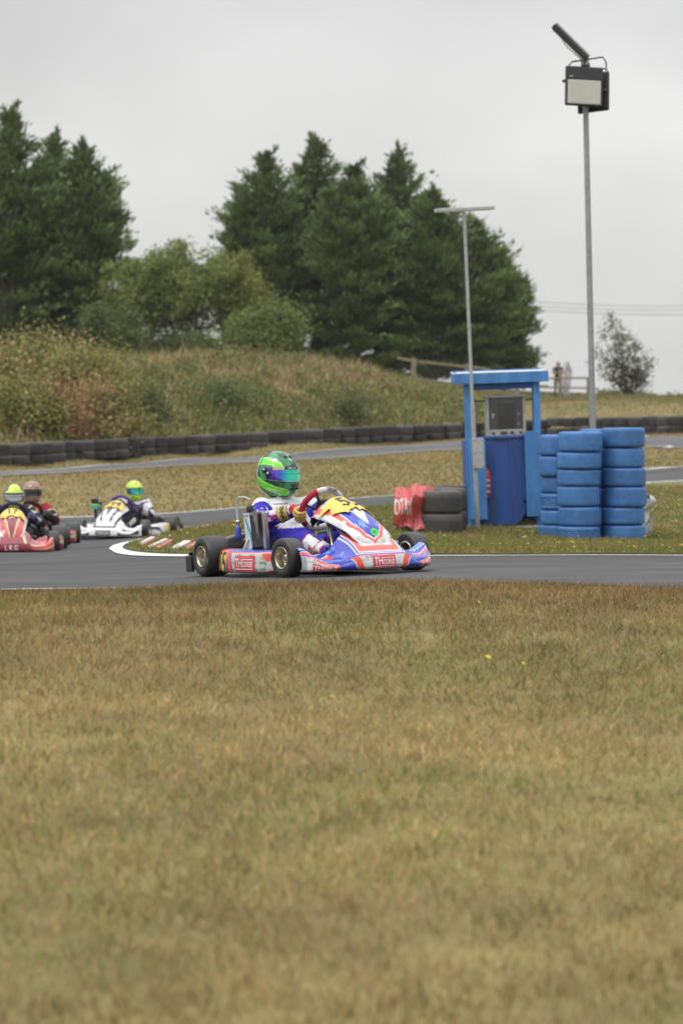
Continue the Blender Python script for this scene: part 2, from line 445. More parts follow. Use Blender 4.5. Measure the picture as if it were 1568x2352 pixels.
cr.elements[0].position = 0; cr.elements[0].color = (.30, .30, .28, 1)
cr.elements[1].position = 1; cr.elements[1].color = (2.1, 2.12, 2.15, 1)
stop(.49, .40); stop(.50, .70, (1, 1, .985)); stop(.55, .80, (1, 1, .985)); stop(.60, .68, (1, 1, 1)); stop(.70, .95); stop(.84, 1.75, (1, 1.005, 1.02))
mr = N.new('ShaderNodeMapRange'); mr.inputs['From Min'].default_value = -1; mr.inputs['From Max'].default_value = 1
Lk.new(sep.outputs['Z'], mr.inputs['Value']); Lk.new(mr.outputs[0], ramp.inputs[0])
cn = N.new('ShaderNodeTexNoise'); cn.inputs['Scale'].default_value = 5; cn.inputs['Detail'].default_value = 3
mpn = N.new('ShaderNodeMapping'); mpn.inputs['Scale'].default_value = (1.2, 1, 2.5); mpn.inputs['Location'].default_value = (.3, .2, .6)
Lk.new(tc.outputs['Generated'], mpn.inputs[0]); Lk.new(mpn.outputs[0], cn.inputs['Vector'])
cm = N.new('ShaderNodeMapRange'); cm.inputs['From Min'].default_value = .3; cm.inputs['From Max'].default_value = .7
cm.inputs['To Min'].default_value = .84; cm.inputs['To Max'].default_value = 1.07; Lk.new(cn.outputs['Fac'], cm.inputs['Value'])
sc1 = N.new('ShaderNodeVectorMath'); sc1.operation = 'SCALE'; Lk.new(ramp.outputs[0], sc1.inputs[0]); Lk.new(cm.outputs[0], sc1.inputs['Scale'])
sc2 = N.new('ShaderNodeVectorMath'); sc2.operation = 'SCALE'; Lk.new(sky.outputs[0], sc2.inputs[0]); sc2.inputs['Scale'].default_value = .004
ad = N.new('ShaderNodeVectorMath'); ad.operation = 'ADD'; Lk.new(sc1.outputs[0], ad.inputs[0]); Lk.new(sc2.outputs[0], ad.inputs[1])
Lk.new(ad.outputs[0], bg.inputs['Color']); bg.inputs['Strength'].default_value = 1.0
sl = bpy.data.lights.new('sun', 'SUN'); sl.energy = 1.3; sl.angle = R(18); sl.color = (1, .97, .92)
so = bpy.data.objects.new('sun', sl); COL.objects.link(so)
el, az = R(SUN_EL), R(SUN_AZ)     # sky rotation 0 = +Y, positive turns towards +X
sd = Vector((math.sin(az) * math.cos(el), math.cos(az) * math.cos(el), math.sin(el)))
sd = Vector((-.45, -.35, .82)).normalized()
so.rotation_euler = sd.to_track_quat('Z', 'Y').to_euler()
sky.sun_elevation = math.asin(sd.z); sky.sun_rotation = math.atan2(sd.x, sd.y)

# ================================================================== GROUND SHEETS
def mixc(a, b, t): return np.asarray(a)[None] * (1 - t[:, None]) + np.asarray(b)[None] * t[:, None]
STRAW = (.300, .225, .085); DRY = (.190, .136, .052); GREEN = (.090, .115, .028); OLIVE = (.185, .162, .045); LUSH = (.110, .160, .030); PINKB = (.235, .155, .080)
def grass_col(x, y, g=.35, sc=.9):
    a = fbm(x, y, sc, 3); b = fbm(x, y, sc * 3.2, 9); c = fbm(x, y, sc * .35, 21)
    t = np.clip((a - .5) * 4 + (c - .5) * 3 + .5, 0, 1)
    col = mixc(DRY, STRAW, t)
    gg = np.clip((b - .5) * 3 + (c - .5) * 3 + g, 0, 1)
    return col * (1 - gg[:, None]) + np.asarray(OLIVE)[None] * gg[:, None]
ds = np.unique(np.r_[np.geomspace(1.2, 14, 60), np.linspace(14, 24, 60), np.geomspace(24, 60, 90), np.linspace(60, 110, 110), np.geomspace(110, 1500, 60)])
ang = np.linspace(-1, 1, 261); ang = np.tan(ang * 1.1) / math.tan(1.1) * 1.6
gx = ds[:, None] * ang[None]; gy = ds[:, None] * np.ones_like(ang)[None]
gx, gy = gx.ravel(), gy.ravel(); gz = TZ(gx, gy)
V = np.c_[gx, gy, gz]; W = len(ang)
I = (np.arange(len(ds) - 1)[:, None] * W + np.arange(W - 1)[None]).ravel()
Q = np.c_[I, I + 1, I + W + 1, I + W]
gcol = np.tile(np.array([[.175, .140, .048]]), (len(gx), 1)) * (.85 + .3 * fbm(gx, gy, .9, 3))[:, None]
o = np_obj('ground', V, Q, None, gcol, 'soil', smooth=True); tag(o, kind='structure')
# behind and under the camera
mb = MB(); mb.add([(-700, -700, -1.5), (700, -700, -1.5), (700, 1.2, -.45), (-700, 1.2, -.45)], [(0, 1, 2, 3)], (.12, .09, .04), 'soil')
mb.build('ground_behind', kind='structure')

def W2(sx, sy, a=3, b=160): p = gat(sx, sy, a, b); return (p.x, p.y)
isl_low = [(2300, 1276.5), (1568, 1276.5), (1200, 1276.5), (1000, 1277), (800, 1277), (600, 1276.5), (480, 1276.5), (413, 1275.5), (360, 1273), (318, 1269), (300, 1265), (293, 1260)]
isl_up = [(299, 1255), (318, 1249.5), (360, 1239), (413, 1225), (480, 1212), (545, 1201), (700, 1183), (846, 1169), (1080, 1150), (1300, 1128), (1500, 1112), (1568, 1108), (2300, 1075)]
LOW = smooth_line([W2(x, y, 20, 33) for x, y in isl_low], 6); UP = smooth_line([W2(x, y, 26, 60) for x, y in isl_up], 6)
isl = [(p.x, p.y) for p in LOW + UP[1:]]
near = [on(sx, d) for sx, d in ((-900, 16.0), (-300, 16.35), (0, 16.5), (150, 16.4), (350, 16.0), (600, 15.6), (900, 15.3), (1200, 15.2), (1568, 15.2), (2400, 15.2))]
nearl = smooth_line(near, 8)
far2 = smooth_line([W2(x, y, 40, 75) for x, y in ((-900, 1196), (-300, 1193), (0, 1191), (200, 1186.5), (400, 1178.5), (590, 1163), (900, 1139), (1080, 1124), (1300, 1100), (1500, 1077), (1568, 1072), (2400, 1040))], 8)
hair = [(p.x, p.y) for p in nearl] + [(p.x, p.y) for p in reversed(far2)]
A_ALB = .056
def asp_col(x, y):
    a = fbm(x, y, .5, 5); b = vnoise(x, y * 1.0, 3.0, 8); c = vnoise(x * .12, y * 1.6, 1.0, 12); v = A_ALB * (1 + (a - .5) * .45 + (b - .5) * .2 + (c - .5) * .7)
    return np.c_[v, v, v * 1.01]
sheet('track', hair, .55, .012, 'asphalt', asp_col)
f3n = smooth_line([W2(x, y, 45, 90) for x, y in ((-900, 1108), (-300, 1100), (0, 1094.5), (205, 1084), (410, 1071), (800, 1051), (1060, 1034), (1480, 1028), (1568, 1030), (2400, 1032))], 8)
f3f = smooth_line([W2(x, y, 50, 95) for x, y in ((-900, 1096), (-300, 1092), (0, 1084.5), (205, 1069), (410, 1054), (800, 1029.5), (1060, 1013.5), (1480, 1002.5), (1568, 1003), (2400, 1003))], 8)
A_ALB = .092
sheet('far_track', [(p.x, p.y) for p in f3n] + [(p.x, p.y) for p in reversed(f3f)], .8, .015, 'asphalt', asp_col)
def isl_col(x, y): return np.tile(np.array([[.13, .13, .04]]), (len(x), 1)) * (.85 + .3 * fbm(x, y, .8, 3))[:, None]
sheet('grass_island', isl, .4, .030, 'soil', isl_col)
def tipw(base, tip, wd=.10):
    return lambda t: base + (tip - base) * math.exp(-((t - 0) / wd) ** 2)
white = (.72, .72, .70)
mb = MB()
# painted edge lines
def offs(line, d):
    o = []
    for i, p in enumerate(line):
        t = (line[min(len(line) - 1, i + 1)] - line[max(0, i - 1)]).normalized(); o.append(p + Vector((-t.y, t.x)) * d)
    return o
hp = [W2(x, y, 20, 45) for x, y in ((2300, 1280), (1568, 1280), (1200, 1280), (1000, 1280.5), (700, 1281), (480, 1280.5), (413, 1280), (350, 1278.5), (305, 1275), (278, 1269.5), (266, 1263), (272, 1256), (290, 1250), (325, 1242), (370, 1232), (413, 1223.5), (480, 1211), (545, 1200))]
hp = smooth_line(hp, 8); L_ = len(hp)
def hw_(t):
    i = t * (L_ - 1); return .30 - .16 * min(1, max(0, (i - 56) / 18))
ribbon(mb, hp, hw_, .020, white); 
mb.build('white_edge_line', kind='structure')
mb = MB(); ribbon(mb, offs(far2, -.25), .12, .020, white); mb.build('white_edge_line', kind='structure')
mb = MB(); ribbon(mb, offs([p for p in UP[24:]], .22), .11, .022, white); mb.build('white_edge_line', kind='structure')
mb = MB(); ribbon(mb, offs(nearl[:int(len(nearl) * .46)], .1), .07, .020, white); mb.build('white_edge_line', kind='structure')
mb = MB(); ribbon(mb, offs(f3f, -.3), .12, .024, (.5, .5, .48)); ribbon(mb, offs(f3n, .3), .12, .024, (.5, .5, .48)); mb.build('white_edge_line', kind='structure')
# red and white kerb teeth at the tip of the island
kerb = [([(1205, 672), (1222, 686), (1352, 654), (1318, 641)], 'w'), ([(1226, 687), (1250, 692), (1366, 662), (1354, 655)], 'r'), ([(1283, 700), (1312, 714), (1468, 672), (1436, 660)], 'w'), ([(1362, 710), (1400, 722), (1512, 680), (1472, 671)], 'r'), ([(1486, 718), (1540, 730), (1668, 692), (1610, 678)], 'w'), ([(1590, 722), (1640, 732), (1740, 700), (1700, 690)], 'r'), ([(1690, 728), (1740, 738), (1840, 706), (1790, 696)], 'w')]
mb = MB()
for (q4, c) in kerb:
    vs = []
    for (zx, zy) in q4:
        p = gat(zx * .2636, 1079.4 + .2636 * (zy + 6), 22, 40); vs.append(p)
    h4 = (.025, .03, .07, .06)
    top = [(p.x, p.y, p.z + .03 + h) for p, h in zip(vs, h4)]; bot = [(x, y, z - .16) for x, y, z in top]
    mb.add(top + bot, [(0, 1, 2, 3), (7, 6, 5, 4), (0, 4, 5, 1), (1, 5, 6, 2), (2, 6, 7, 3), (3, 7, 4, 0)], (.60, .58, .56) if c == 'w' else (.42, .13, .11), 'line')
mb.build('kerb', kind='structure')

# ================================================================== GRASS
def blades(name, x, y, z0, h, wd, col, lean=.55, seed=0, kind='stuff', label=None, cat=None, m='blade', colvar=.25):
    r = np.random.RandomState(seed); n = len(x); base = np.c_[x, y, z0]
    yaw = r.uniform(0, 2 * np.pi, n); ly = r.uniform(0, 2 * np.pi, n); le = r.beta(1.6, 2.0, n) * lean * 2
    hh = h * r.uniform(.55, 1.25, n); ww = wd * r.uniform(.7, 1.3, n)
    dw = np.c_[np.cos(yaw), np.sin(yaw), np.zeros(n)] * (ww / 2)[:, None]
    dl = np.c_[np.cos(ly) * np.sin(le), np.sin(ly) * np.sin(le), np.cos(le)]
    mid = base + dl * (hh * .55)[:, None]; dl2 = dl + np.c_[np.cos(ly), np.sin(ly), -.25 * np.ones(n)] * (.5 * lean)
    tip = mid + dl2 / np.linalg.norm(dl2, axis=1)[:, None] * (hh * .45)[:, None]
    V = np.stack([base - dw, base + dw, mid + dw * .7, mid - dw * .7, tip], 1).reshape(-1, 3)
    i = np.arange(n) * 5; Q = np.c_[i, i + 1, i + 2, i + 3]; T = np.c_[i + 3, i + 2, i + 4]
    c = col * (1 + r.uniform(-colvar, colvar, (n, 1))); C = np.repeat(c, 5, 0)
    o = np_obj(name, V, Q, T, C, m)
    if kind: tag(o, label, cat, kind=kind)
    return o
def scat(n, d0, d1, s0, s1, seed):
    r = np.random.RandomState(seed); d = np.sqrt(r.uniform(d0 * d0, d1 * d1, n)); s = r.uniform(s0, s1, n)
    return (s - CX) / F * d, d, r
def pick(r, n, cols, ps):
    k = r.choice(len(cols), n, p=ps); return np.array(cols)[k]
# foreground
x, y, r = scat(230000, 4.6, 15.9, -380, 1950, 11)
xa, ya, _ = scat(60000, 4.6, 15.9, 1950, 3000, 111); xb, yb, _ = scat(60000, 4.6, 15.9, -1450, -380, 112)
x = np.r_[x, xa, xb]; y = np.r_[y, ya, yb]
k = ~inpoly(x, y, hair); x, y = x[k], y[k]
# clumping
cl = fbm(x, y, 5.5, 40); k = r.uniform(0, 1, len(x)) < np.clip(.6 + (cl - .35) * 2, .5, 1); x, y = x[k], y[k]; n = len(x)
g = fbm(x, y, 1.1, 21); g2 = fbm(x, y, .45, 33); g3 = fbm(x, y, 4.5, 51)
pg = np.clip(.34 + (g - .5) * 1.3 + (g2 - .5) * 1.2 + .12 * np.clip((10 - y) / 5, 0, 1) - .10 * np.clip((y - 10) / 4, 0, 1), .03, .85)
base = pick(r, n, [STRAW, DRY, (.36, .28, .12), PINKB], [.38, .40, .09, .13])
gr = pick(r, n, [OLIVE, GREEN, LUSH], [.5, .35, .15]); u_ = r.uniform(0, 1, n)
col = np.where((u_ < pg)[:, None], gr, base) * r.uniform(.72, 1.28, (n, 3)) ** .6 * 1.28 * (.80 + .40 * np.clip((g3 - .5) * 2 + .5, 0, 1))[:, None]
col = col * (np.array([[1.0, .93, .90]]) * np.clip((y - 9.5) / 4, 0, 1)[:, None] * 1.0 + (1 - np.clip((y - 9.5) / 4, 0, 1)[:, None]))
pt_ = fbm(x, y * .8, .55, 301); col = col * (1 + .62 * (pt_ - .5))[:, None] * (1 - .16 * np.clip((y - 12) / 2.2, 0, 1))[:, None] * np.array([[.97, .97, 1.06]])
col = col * (1 + .15 * np.exp(-((y - 9.2 + g2) / 1.7) ** 2) - .12 * np.clip((6.9 - y) / 1.5, 0, 1))[:, None]  # nearest grass darkened by colour, standing in for lens vignetting; paler band beyond
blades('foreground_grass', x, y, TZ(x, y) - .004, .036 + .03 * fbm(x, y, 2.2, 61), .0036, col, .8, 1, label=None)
# island, infield, verge
x, y, r = scat(175000, 22, 44, -80, 2050, 12); k = inpoly(x, y, isl); x, y = x[k], y[k]; n = len(x)
g = fbm(x, y, .8, 71); pg = np.clip(.62 + (g - .5) * 2.4, .10, .95) 
col = np.where((r.uniform(0, 1, n) < pg)[:, None], pick(r, n, [OLIVE, LUSH, (.15, .185, .045)], [.35, .35, .3]) * 1.12, pick(r, n, [STRAW, DRY], [.6, .4]))
blades('island_grass', x, y, TZ(x, y) + .03, .045 + .03 * fbm(x, y, 1.1, 5), .011, col, .6, 2)
x, y, r = scat(165000, 40, 82, -450, 2050, 13); pl_far = [(p.x, p.y) for p in f3n] + [(p.x, p.y) for p in reversed(f3f)]
bl = smooth_line([on(s, d) for s, _, d in BARR], 8)
behind = [(p.x, p.y) for p in bl] + [(200, 200), (-200, 200)]
k = ~inpoly(x, y, hair) & ~inpoly(x, y, pl_far) & ~inpoly(x, y, isl) & ~inpoly(x, y, behind); x, y = x[k], y[k]; n = len(x)
g = fbm(x, y, .5, 81); g2 = fbm(x, y * .6, .2, 82); pg = np.clip(.26 + (g - .5) * 1.6 + (g2 - .5) * 1.3, .05, .9)
col = np.where((r.uniform(0, 1, n) < pg)[:, None], pick(r, n, [OLIVE, GREEN, (.15, .16, .05)], [.5, .2, .3]), pick(r, n, [STRAW, DRY, PINKB], [.5, .38, .12]))
blades('infield_grass', x, y, TZ(x, y), .05, .022, col * 1.15, .7, 3)
# berm: tall dry grass and weeds
x, y, r = scat(150000, 61, 106, -450, 2050, 14); k = inpoly(x, y, [(p.x, p.y + .5) for p in bl] + [(200, 200), (-200, 200)]); x, y = x[k], y[k]
sxx = x / y * F + CX; tall = np.clip((1120 - sxx) / 160, 0.0, 1)
k = r.uniform(0, 1, len(x)) < (.35 + .65 * 1); x, y, tall, sxx = x[k], y[k], tall[k], sxx[k]; n = len(x)
g = fbm(x, y, .35, 91); g2 = fbm(x, y, 1.0, 92); hgt = TZ(x, y) - CZ
pg = np.clip(.74 + (g - .5) * 2.4 - hgt * .13, .10, .97)
col = np.where((r.uniform(0, 1, n) < pg)[:, None], pick(r, n, [(.13, .13, .045), (.075, .105, .03), (.16, .18, .05)], [.45, .3, .25]), pick(r, n, [STRAW, (.21, .15, .08), (.24, .15, .13), (.34, .28, .17)], [.30, .26, .22, .22]))
hh = .07 + tall * (.14 + .42 * np.clip((g2 - .38) * 3, 0, 1)) * r.uniform(.6, 1.3, n)
blades('berm_grass', x, y, TZ(x, y) - .01, hh, .024 + .012 * tall, col * 1.40, .42, 4, colvar=.42)
x, y, r = scat(40000, 104, 142, -150, 1750, 15); n = len(x); g = fbm(x, y, .3, 95)
col = np.where((r.uniform(0, 1, n) < g)[:, None], np.array([(.13, .15, .05)]), np.array([(.26, .21, .10)]))
blades('plateau_grass', x, y, TZ(x, y), .16, .045, col, .5, 5)
# small yellow and white flowers in the island and far verge
def flowers(name, x, y, z, size, col, seed):
    r = np.random.RandomState(seed); n = len(x); c = np.c_[x, y, z]; m6 = 6
    an = np.arange(m6) * 2 * np.pi / m6; tl = r.uniform(-.5, .5, (n, 2)); s = size * r.uniform(.6, 1.3, n)
    ring = np.stack([np.cos(an), np.sin(an)], 1)[None] * s[:, None, None]
    zz = (ring * tl[:, None, :]).sum(-1)
    Vr = c[:, None, :] + np.concatenate([ring, zz[:, :, None] + s[:, None, None] * .35], 2)
    V = np.concatenate([c[:, None, :], Vr], 1).reshape(-1, 3); i = np.arange(n)[:, None] * 7
    T = np.stack([np.broadcast_to(i, (n, m6)), i + 1 + np.arange(m6)[None], i + 1 + (np.arange(m6)[None] + 1) % m6], -1).reshape(-1, 3)
    o = np_obj(name, V, None, T, np.tile(np.asarray(col), (len(V), 1)), 'leaf'); tag(o, kind='stuff')
x, y, r = scat(9000, 23, 44, -80, 1750, 16); k = inpoly(x, y, isl) & (fbm(x, y, .5, 99) > .56); x, y = x[k][:260], y[k][:260]
flowers('yellow_flowers', x, y, TZ(x, y) + .075, .016, (.60, .44, .04), 3)
x, y, r = scat(9000, 23, 44, -80, 1750, 17); k = inpoly(x, y, isl) & (fbm(x, y, .6, 101) > .56); x, y = x[k][:150], y[k][:150]
flowers('white_flowers', x, y, TZ(x, y) + .075, .012, (.6, .58, .5), 4)
fg = [(1121, 1535), (1201, 1549), (762, 1627), (455, 1668), (838, 1812), (1100, 1405), (735, 1480)]
px = [gat(a, b, 4, 15) for a, b in fg]
flowers('foreground_flowers', np.array([p.x for p in px]), np.array([p.y for p in px]), np.array([p.z + .045 for p in px]), .011, (.6, .5, .05), 5)

# ================================================================== TREES
def leaves(C, D, L, Wd, col, r):
    # diamond leaves: centre base, direction, length, width
    n = len(C); D = D / np.maximum(np.linalg.norm(D, axis=1), 1e-6)[:, None]
    q = r.normal(size=(n, 3)); sd_ = np.cross(D, q); sd_ /= np.maximum(np.linalg.norm(sd_, axis=1), 1e-6)[:, None]
    m = C + D * (L * .5)[:, None]
    V = np.stack([C, m + sd_ * (Wd / 2)[:, None], C + D * L[:, None], m - sd_ * (Wd / 2)[:, None]], 1).reshape(-1, 3)
    i = np.arange(n) * 4
    return V, np.c_[i, i + 1, i + 2, i + 3], np.repeat(col, 4, 0)
def rnoise(r, n, s): return r.normal(size=(n, 3)) * s
def conifer(sx, top, hw, d, seed, label, leaders=3, base=None):
    r = np.random.RandomState(seed); b = on(sx, d); H = P(sx, top + 20, d).z - b.z; Rm = hw * 1.22 * d / F
    tree = empty('conifer_tree', b, 0, label, 'tree', 'dark conifers behind the bank')
    tk = MB(); tk.tube([(0, 0, -.3), (.05, 0, H * .35), (0, .05, H * .7), (.03, 0, H * .96)], [.26, .19, .1, .02], (.09, .07, .05), 'bark', 9)
    cl = []
    lead = [(0, 0, 1.0)] + [(r.uniform(.35, .62) * Rm * math.cos(a), r.uniform(.2, .5) * Rm * math.sin(a), r.uniform(.76, .91)) for a in (r.uniform(-.4, .4) + np.arange(leaders - 1) * 6.28 / max(1, leaders - 1))]
    for li, (lx, ly, lh) in enumerate(lead):
        Hl = H * lh; nb = 92 if li == 0 else 44; t0 = .03 if li == 0 else .50
        if li: tk.tube([(0, 0, H * .3), (lx * .7, ly * .7, H * .5), (lx, ly, Hl * .95)], [.12, .08, .015], (.09, .07, .05), 'bark', 6)
        for i in range(nb):
            t = t0 + (1 - t0) * (i + r.uniform()) / nb; t = t ** .9
            prof = (min(1, max(.0, (.96 - t) / .55)) ** .60 if t < .82 else .44 * ((1 - t) / .18) ** 1.5 + .03) * (1 if li == 0 else .62)
            if t < .12: prof *= .86
            rad = max(.16, Rm * prof * (r.uniform(.60, 1.0) if i % 4 else r.uniform(1.0, 1.22))); az = i * 2.4 + r.uniform(-.5, .5); el = R(4 + 42 * t + r.uniform(-8, 10))
            bz = t * Hl; ex, ey = math.cos(az), math.sin(az)
            p0 = np.array([lx * min(1, t * 1.3), ly * min(1, t * 1.3), bz]); tip = p0 + np.array([ex * rad, ey * rad, rad * math.tan(el) * .55])
            if rad > .8 and i % 3 == 0: tk.tube([tuple(p0), tuple((p0 + tip) / 2 - np.array([0, 0, .08 * rad])), tuple(p0 + (tip - p0) * .9)], [.045, .03, .01], (.09, .07, .05), 'bark', 5, caps=False)
            dirv = np.array([ex, ey, math.tan(el) * .8 + .15])
            tint = r.uniform(.6, 1.5)
            nf = 3 if rad < .6 else (5 if rad < 1.4 else 8)
            for f in np.linspace(.30 if rad > .6 else .4, 1.0, nf):
                lat = r.normal() * .16 * rad * (1 - .5 * f)
                c = p0 + (tip - p0) * f + np.array([-ey * lat, ex * lat, r.normal() * .06 - .10 * rad * f * (1 - f) * 2])
                cl.append((c, dirv, f, tint * r.uniform(.85, 1.15), .30 + .20 * min(1.5, rad) * (1 - .35 * f)))
    for li, (lx, ly, lh) in enumerate(lead):      # thin bent leading shoots
        k = r.uniform(-.5, .5); hh_ = r.uniform(.55, 1.0) * (1 if li == 0 else .7)
        for s_ in np.linspace(0, 1, 7):
            cl.append((np.array([lx + k * s_ ** 2, ly, H * lh * .975 + hh_ * s_]), np.array([k * 1.2, 0, 1.3]), .9, r.uniform(.8, 1.1), .20 - .13 * s_))
    Vs = []; Ds = []; Ls = []; Cs = []
    for c, dv, f, tint, rc in cl:
        n = int(21 * (rc / .45) ** 1.3) + 8
        hd = dv / np.linalg.norm(dv); q = r.normal(size=(n, 3)) * np.array([rc, rc, rc * .30]) * .40
        pts = c + q + hd[None] * (r.normal(size=(n, 1)) * rc * .55) + np.array([[0, 0, .10 * rc]])
        dd = hd[None] * 1.1 + np.array([[0, 0, .35]]) + q / rc * .6 + rnoise(r, n, .22)
        Vs.append(pts); Ds.append(dd); Ls.append(r.uniform(.18, .42, n)); g = .5 + .5 * f
        cc = np.array([[.042, .058, .022]]) * tint * (1 + r.uniform(-.2, .25, (n, 1))) + np.array([[.022, .036, .008]]) * max(0, f - .5) * r.uniform(0, 1.6, (n, 1))
        Cs.append(cc * 2.5)
    Vc = np.concatenate(Vs); L = np.concatenate(Ls); V, Q, C = leaves(Vc, np.concatenate(Ds), L, L * .32, np.concatenate(Cs), r)
    np_obj('crown', V, Q, None, C, 'needle', tree); tk.build('trunk', tree)
    return tree
ORD = ['left-hand', 'second', 'third', 'fourth', 'fifth', 'sixth', 'seventh']
cs = [(-75, 330, 120, 119, 'dark conifer cut off by the left edge of the photo'),
      (28, 248, 118, 116, 'tallest dark conifer with a thin pointed top, by the left edge'),
      (128, 312, 100, 121, 'dark conifer with a small bent tip, in the middle of the left-hand clump'),
      (196, 330, 98, 117, 'dark conifer at the right edge of the left-hand clump, beside the leafy tree'),
      (612, 348, 100, 130, 'dark conifer with a broad shoulder, first of the big clump next to the leafy tree'),
      (728, 312, 96, 133, 'tallest pointed dark conifer of the big clump, straight above the green helmet'),
      (812, 376, 92, 129, 'dark conifer with a low blunt top between two taller spires of the big clump'),
      (914, 342, 92, 134, 'dark conifer with a thin hooked spire in the middle of the big clump'),
      (992, 432, 100, 130, 'dark conifer whose top stands just left of the grey T-shaped pole'),
      (1088, 500, 92, 131, 'dark conifer rising behind the grey T-shaped pole'),
      (1152, 592, 60, 134, 'lowest dark conifer at the right end of the big clump, above the kiosk roof')]
for i, (sx, top, hw, d, lb) in enumerate(cs): conifer(sx, top, hw, d, 100 + i, lb, 4 if hw > 75 else 2)
LB_ = 1.35
def broadleaf(name, sx, top, hw, d, seed, label, nt=4, lc=((.13, .165, .045), (.17, .19, .055), (.10, .135, .038)), leafn=46, trunkc=(.16, .13, .10), spread=.55, lsz=.10, depth=4, cat='tree', crs=.30, lean=0, group=None, lowleaf=.0, alln=False, cone=0, L0=.33):
    r = np.random.RandomState(seed); b = on(sx, d); H = P(sx, top, d).z - b.z; Rm = hw * d / F
    tree = empty(name, b, 0, label, cat, group); tk = MB(); tips = []
    def grow(p, dv, L, rad, k):
        dv = dv / np.linalg.norm(dv); n = 3; pts = [p]
        for i in range(n):
            dv = dv + rnoise(r, 1, .09)[0] + np.array([lean * .03, 0, .04]); dv /= np.linalg.norm(dv); pts.append(pts[-1] + dv * L / n)
        tk.tube([tuple(q) for q in pts], [rad, rad * .88, rad * .76, rad * .62], trunkc, 'bark', 7 if k > 1 else 5, caps=False)
        if k <= 1: tips.append((pts[-1], dv)); tips.append((pts[2], dv))
        elif k == 2 or alln: tips.append((pts[-1], dv)); 
        if alln and k > 1: tips.append((pts[1], dv)); tips.append((pts[2], dv))
        if k == 0: return
        for j in range(r.randint(2, 4)):
            nd = dv + rnoise(r, 1, spread)[0] * np.array([1, 1, .6]) + np.array([0, 0, .12])
            grow(pts[-1] if j else pts[-1], nd, L * r.uniform(.62, .85), rad * .58, k - 1)
    for i in range(nt):
        a = r.uniform(0, 6.28); sp = r.uniform(.1, .5)
        grow(np.array([math.cos(a) * .15, math.sin(a) * .15, -.2]), np.array([math.cos(a) * sp, math.sin(a) * sp, 1.0]), H * L0, .045 + H * .008, depth)
    T = np.array([t[0] for t in tips]); D = np.array([t[1] for t in tips])
    # fit into the measured crown
    sc = np.array([Rm / max(.1, np.percentile(np.abs(T[:, 0]), 97)), Rm / max(.1, np.percentile(np.abs(T[:, 1]), 97)), (H - .25) / np.percentile(T[:, 2], 99.5)])
    T = T * sc; tk.v = [(v[0] * sc[0], v[1] * sc[1], v[2] * sc[2]) for v in tk.v]
    if cone:
        T[:, 0] = T[:, 0] * (1.25 - .95 * T[:, 2] / H) - cone * T[:, 2] / H; tk.v = [(v[0] * (1.25 - .95 * v[2] / H) - cone * v[2] / H, v[1], v[2]) for v in tk.v]
    Vs = []; Ds = []; Cs = []
    for c, dv in zip(T, D):
        if c[2] < H * lowleaf: continue
        n = int(leafn * r.uniform(.5, 1.4)); rc = crs * r.uniform(.7, 1.35); pts = c + r.normal(size=(n, 3)) * rc * np.array([.65, .65, .5])
        Vs.append(pts); Ds.append(rnoise(r, n, 1) + np.array([[0, 0, -.2]])); k = r.randint(len(lc))
        Cs.append(LB_ * np.array(lc[k])[None] * r.uniform(.75, 1.3, (n, 1)) * r.uniform(.85, 1.15))
    Vc = np.concatenate(Vs); L = r.uniform(.7, 1.4, len(Vc)) * lsz; V, Q, C = leaves(Vc, np.concatenate(Ds), L, L * .55, np.concatenate(Cs), r)
    np_obj('crown', V, Q, None, C, 'leaf', tree); tk.build('trunk', tree); return tree
broadleaf('leafy_tree', 420, 548, 112, 112, 31, 'tall many-stemmed leafy tree with sky showing between its trunks', nt=8, lowleaf=.22, lsz=.13, leafn=26, crs=.28, alln=True)
broadleaf('leafy_tree', 322, 590, 78, 113, 32, 'leafy tree half hidden beside the left-hand conifer clump', nt=5, lowleaf=.14, lsz=.13, leafn=26, alln=True, crs=.26)
broadleaf('leafy_tree', 532, 575, 70, 113, 33, 'yellowish green leafy tree touching the big conifer clump', nt=4, lc=((.16, .18, .045), (.14, .16, .04), (.19, .18, .05)), lowleaf=.16, lsz=.13, leafn=30, alln=True, crs=.26)
broadleaf('leafy_bush', 606, 690, 62, 108, 34, 'rounded pale green bush below the first big conifer', nt=4, lc=((.095, .13, .035), (.12, .15, .04)), crs=.55, leafn=60, depth=3, cat='bush', lsz=.13, alln=True, spread=.8)
broadleaf('leafy_bush', 268, 700, 60, 108, 35, 'dark green bush at the foot of the left-hand conifer clump', nt=4, lc=((.07, .10, .032), (.09, .12, .038)), crs=.36, leafn=60, depth=3, cat='bush', lsz=.12)
broadleaf('leafy_bush', 478, 762, 50, 110, 39, 'loose green scrub filling the gap under the yellowish leafy tree', nt=4, lc=((.09, .125, .035), (.12, .15, .045)), crs=.36, leafn=26, depth=3, cat='bush', lsz=.12, alln=True)
broadleaf('leafy_bush', 395, 770, 60, 109, 38, 'low dark scrub under the many-stemmed tree', nt=4, lc=((.05, .07, .028), (.07, .09, .03)), crs=.34, leafn=36, depth=3, cat='bush', lsz=.12)
wb_ = on(1442, 138); wt = empty('windblown_tree', wb_, 0, 'small thin windblown tree with bare twigs, right of the tall floodlight pole', 'tree')
r = np.random.RandomState(77); tk = MB(); Pt = []; 
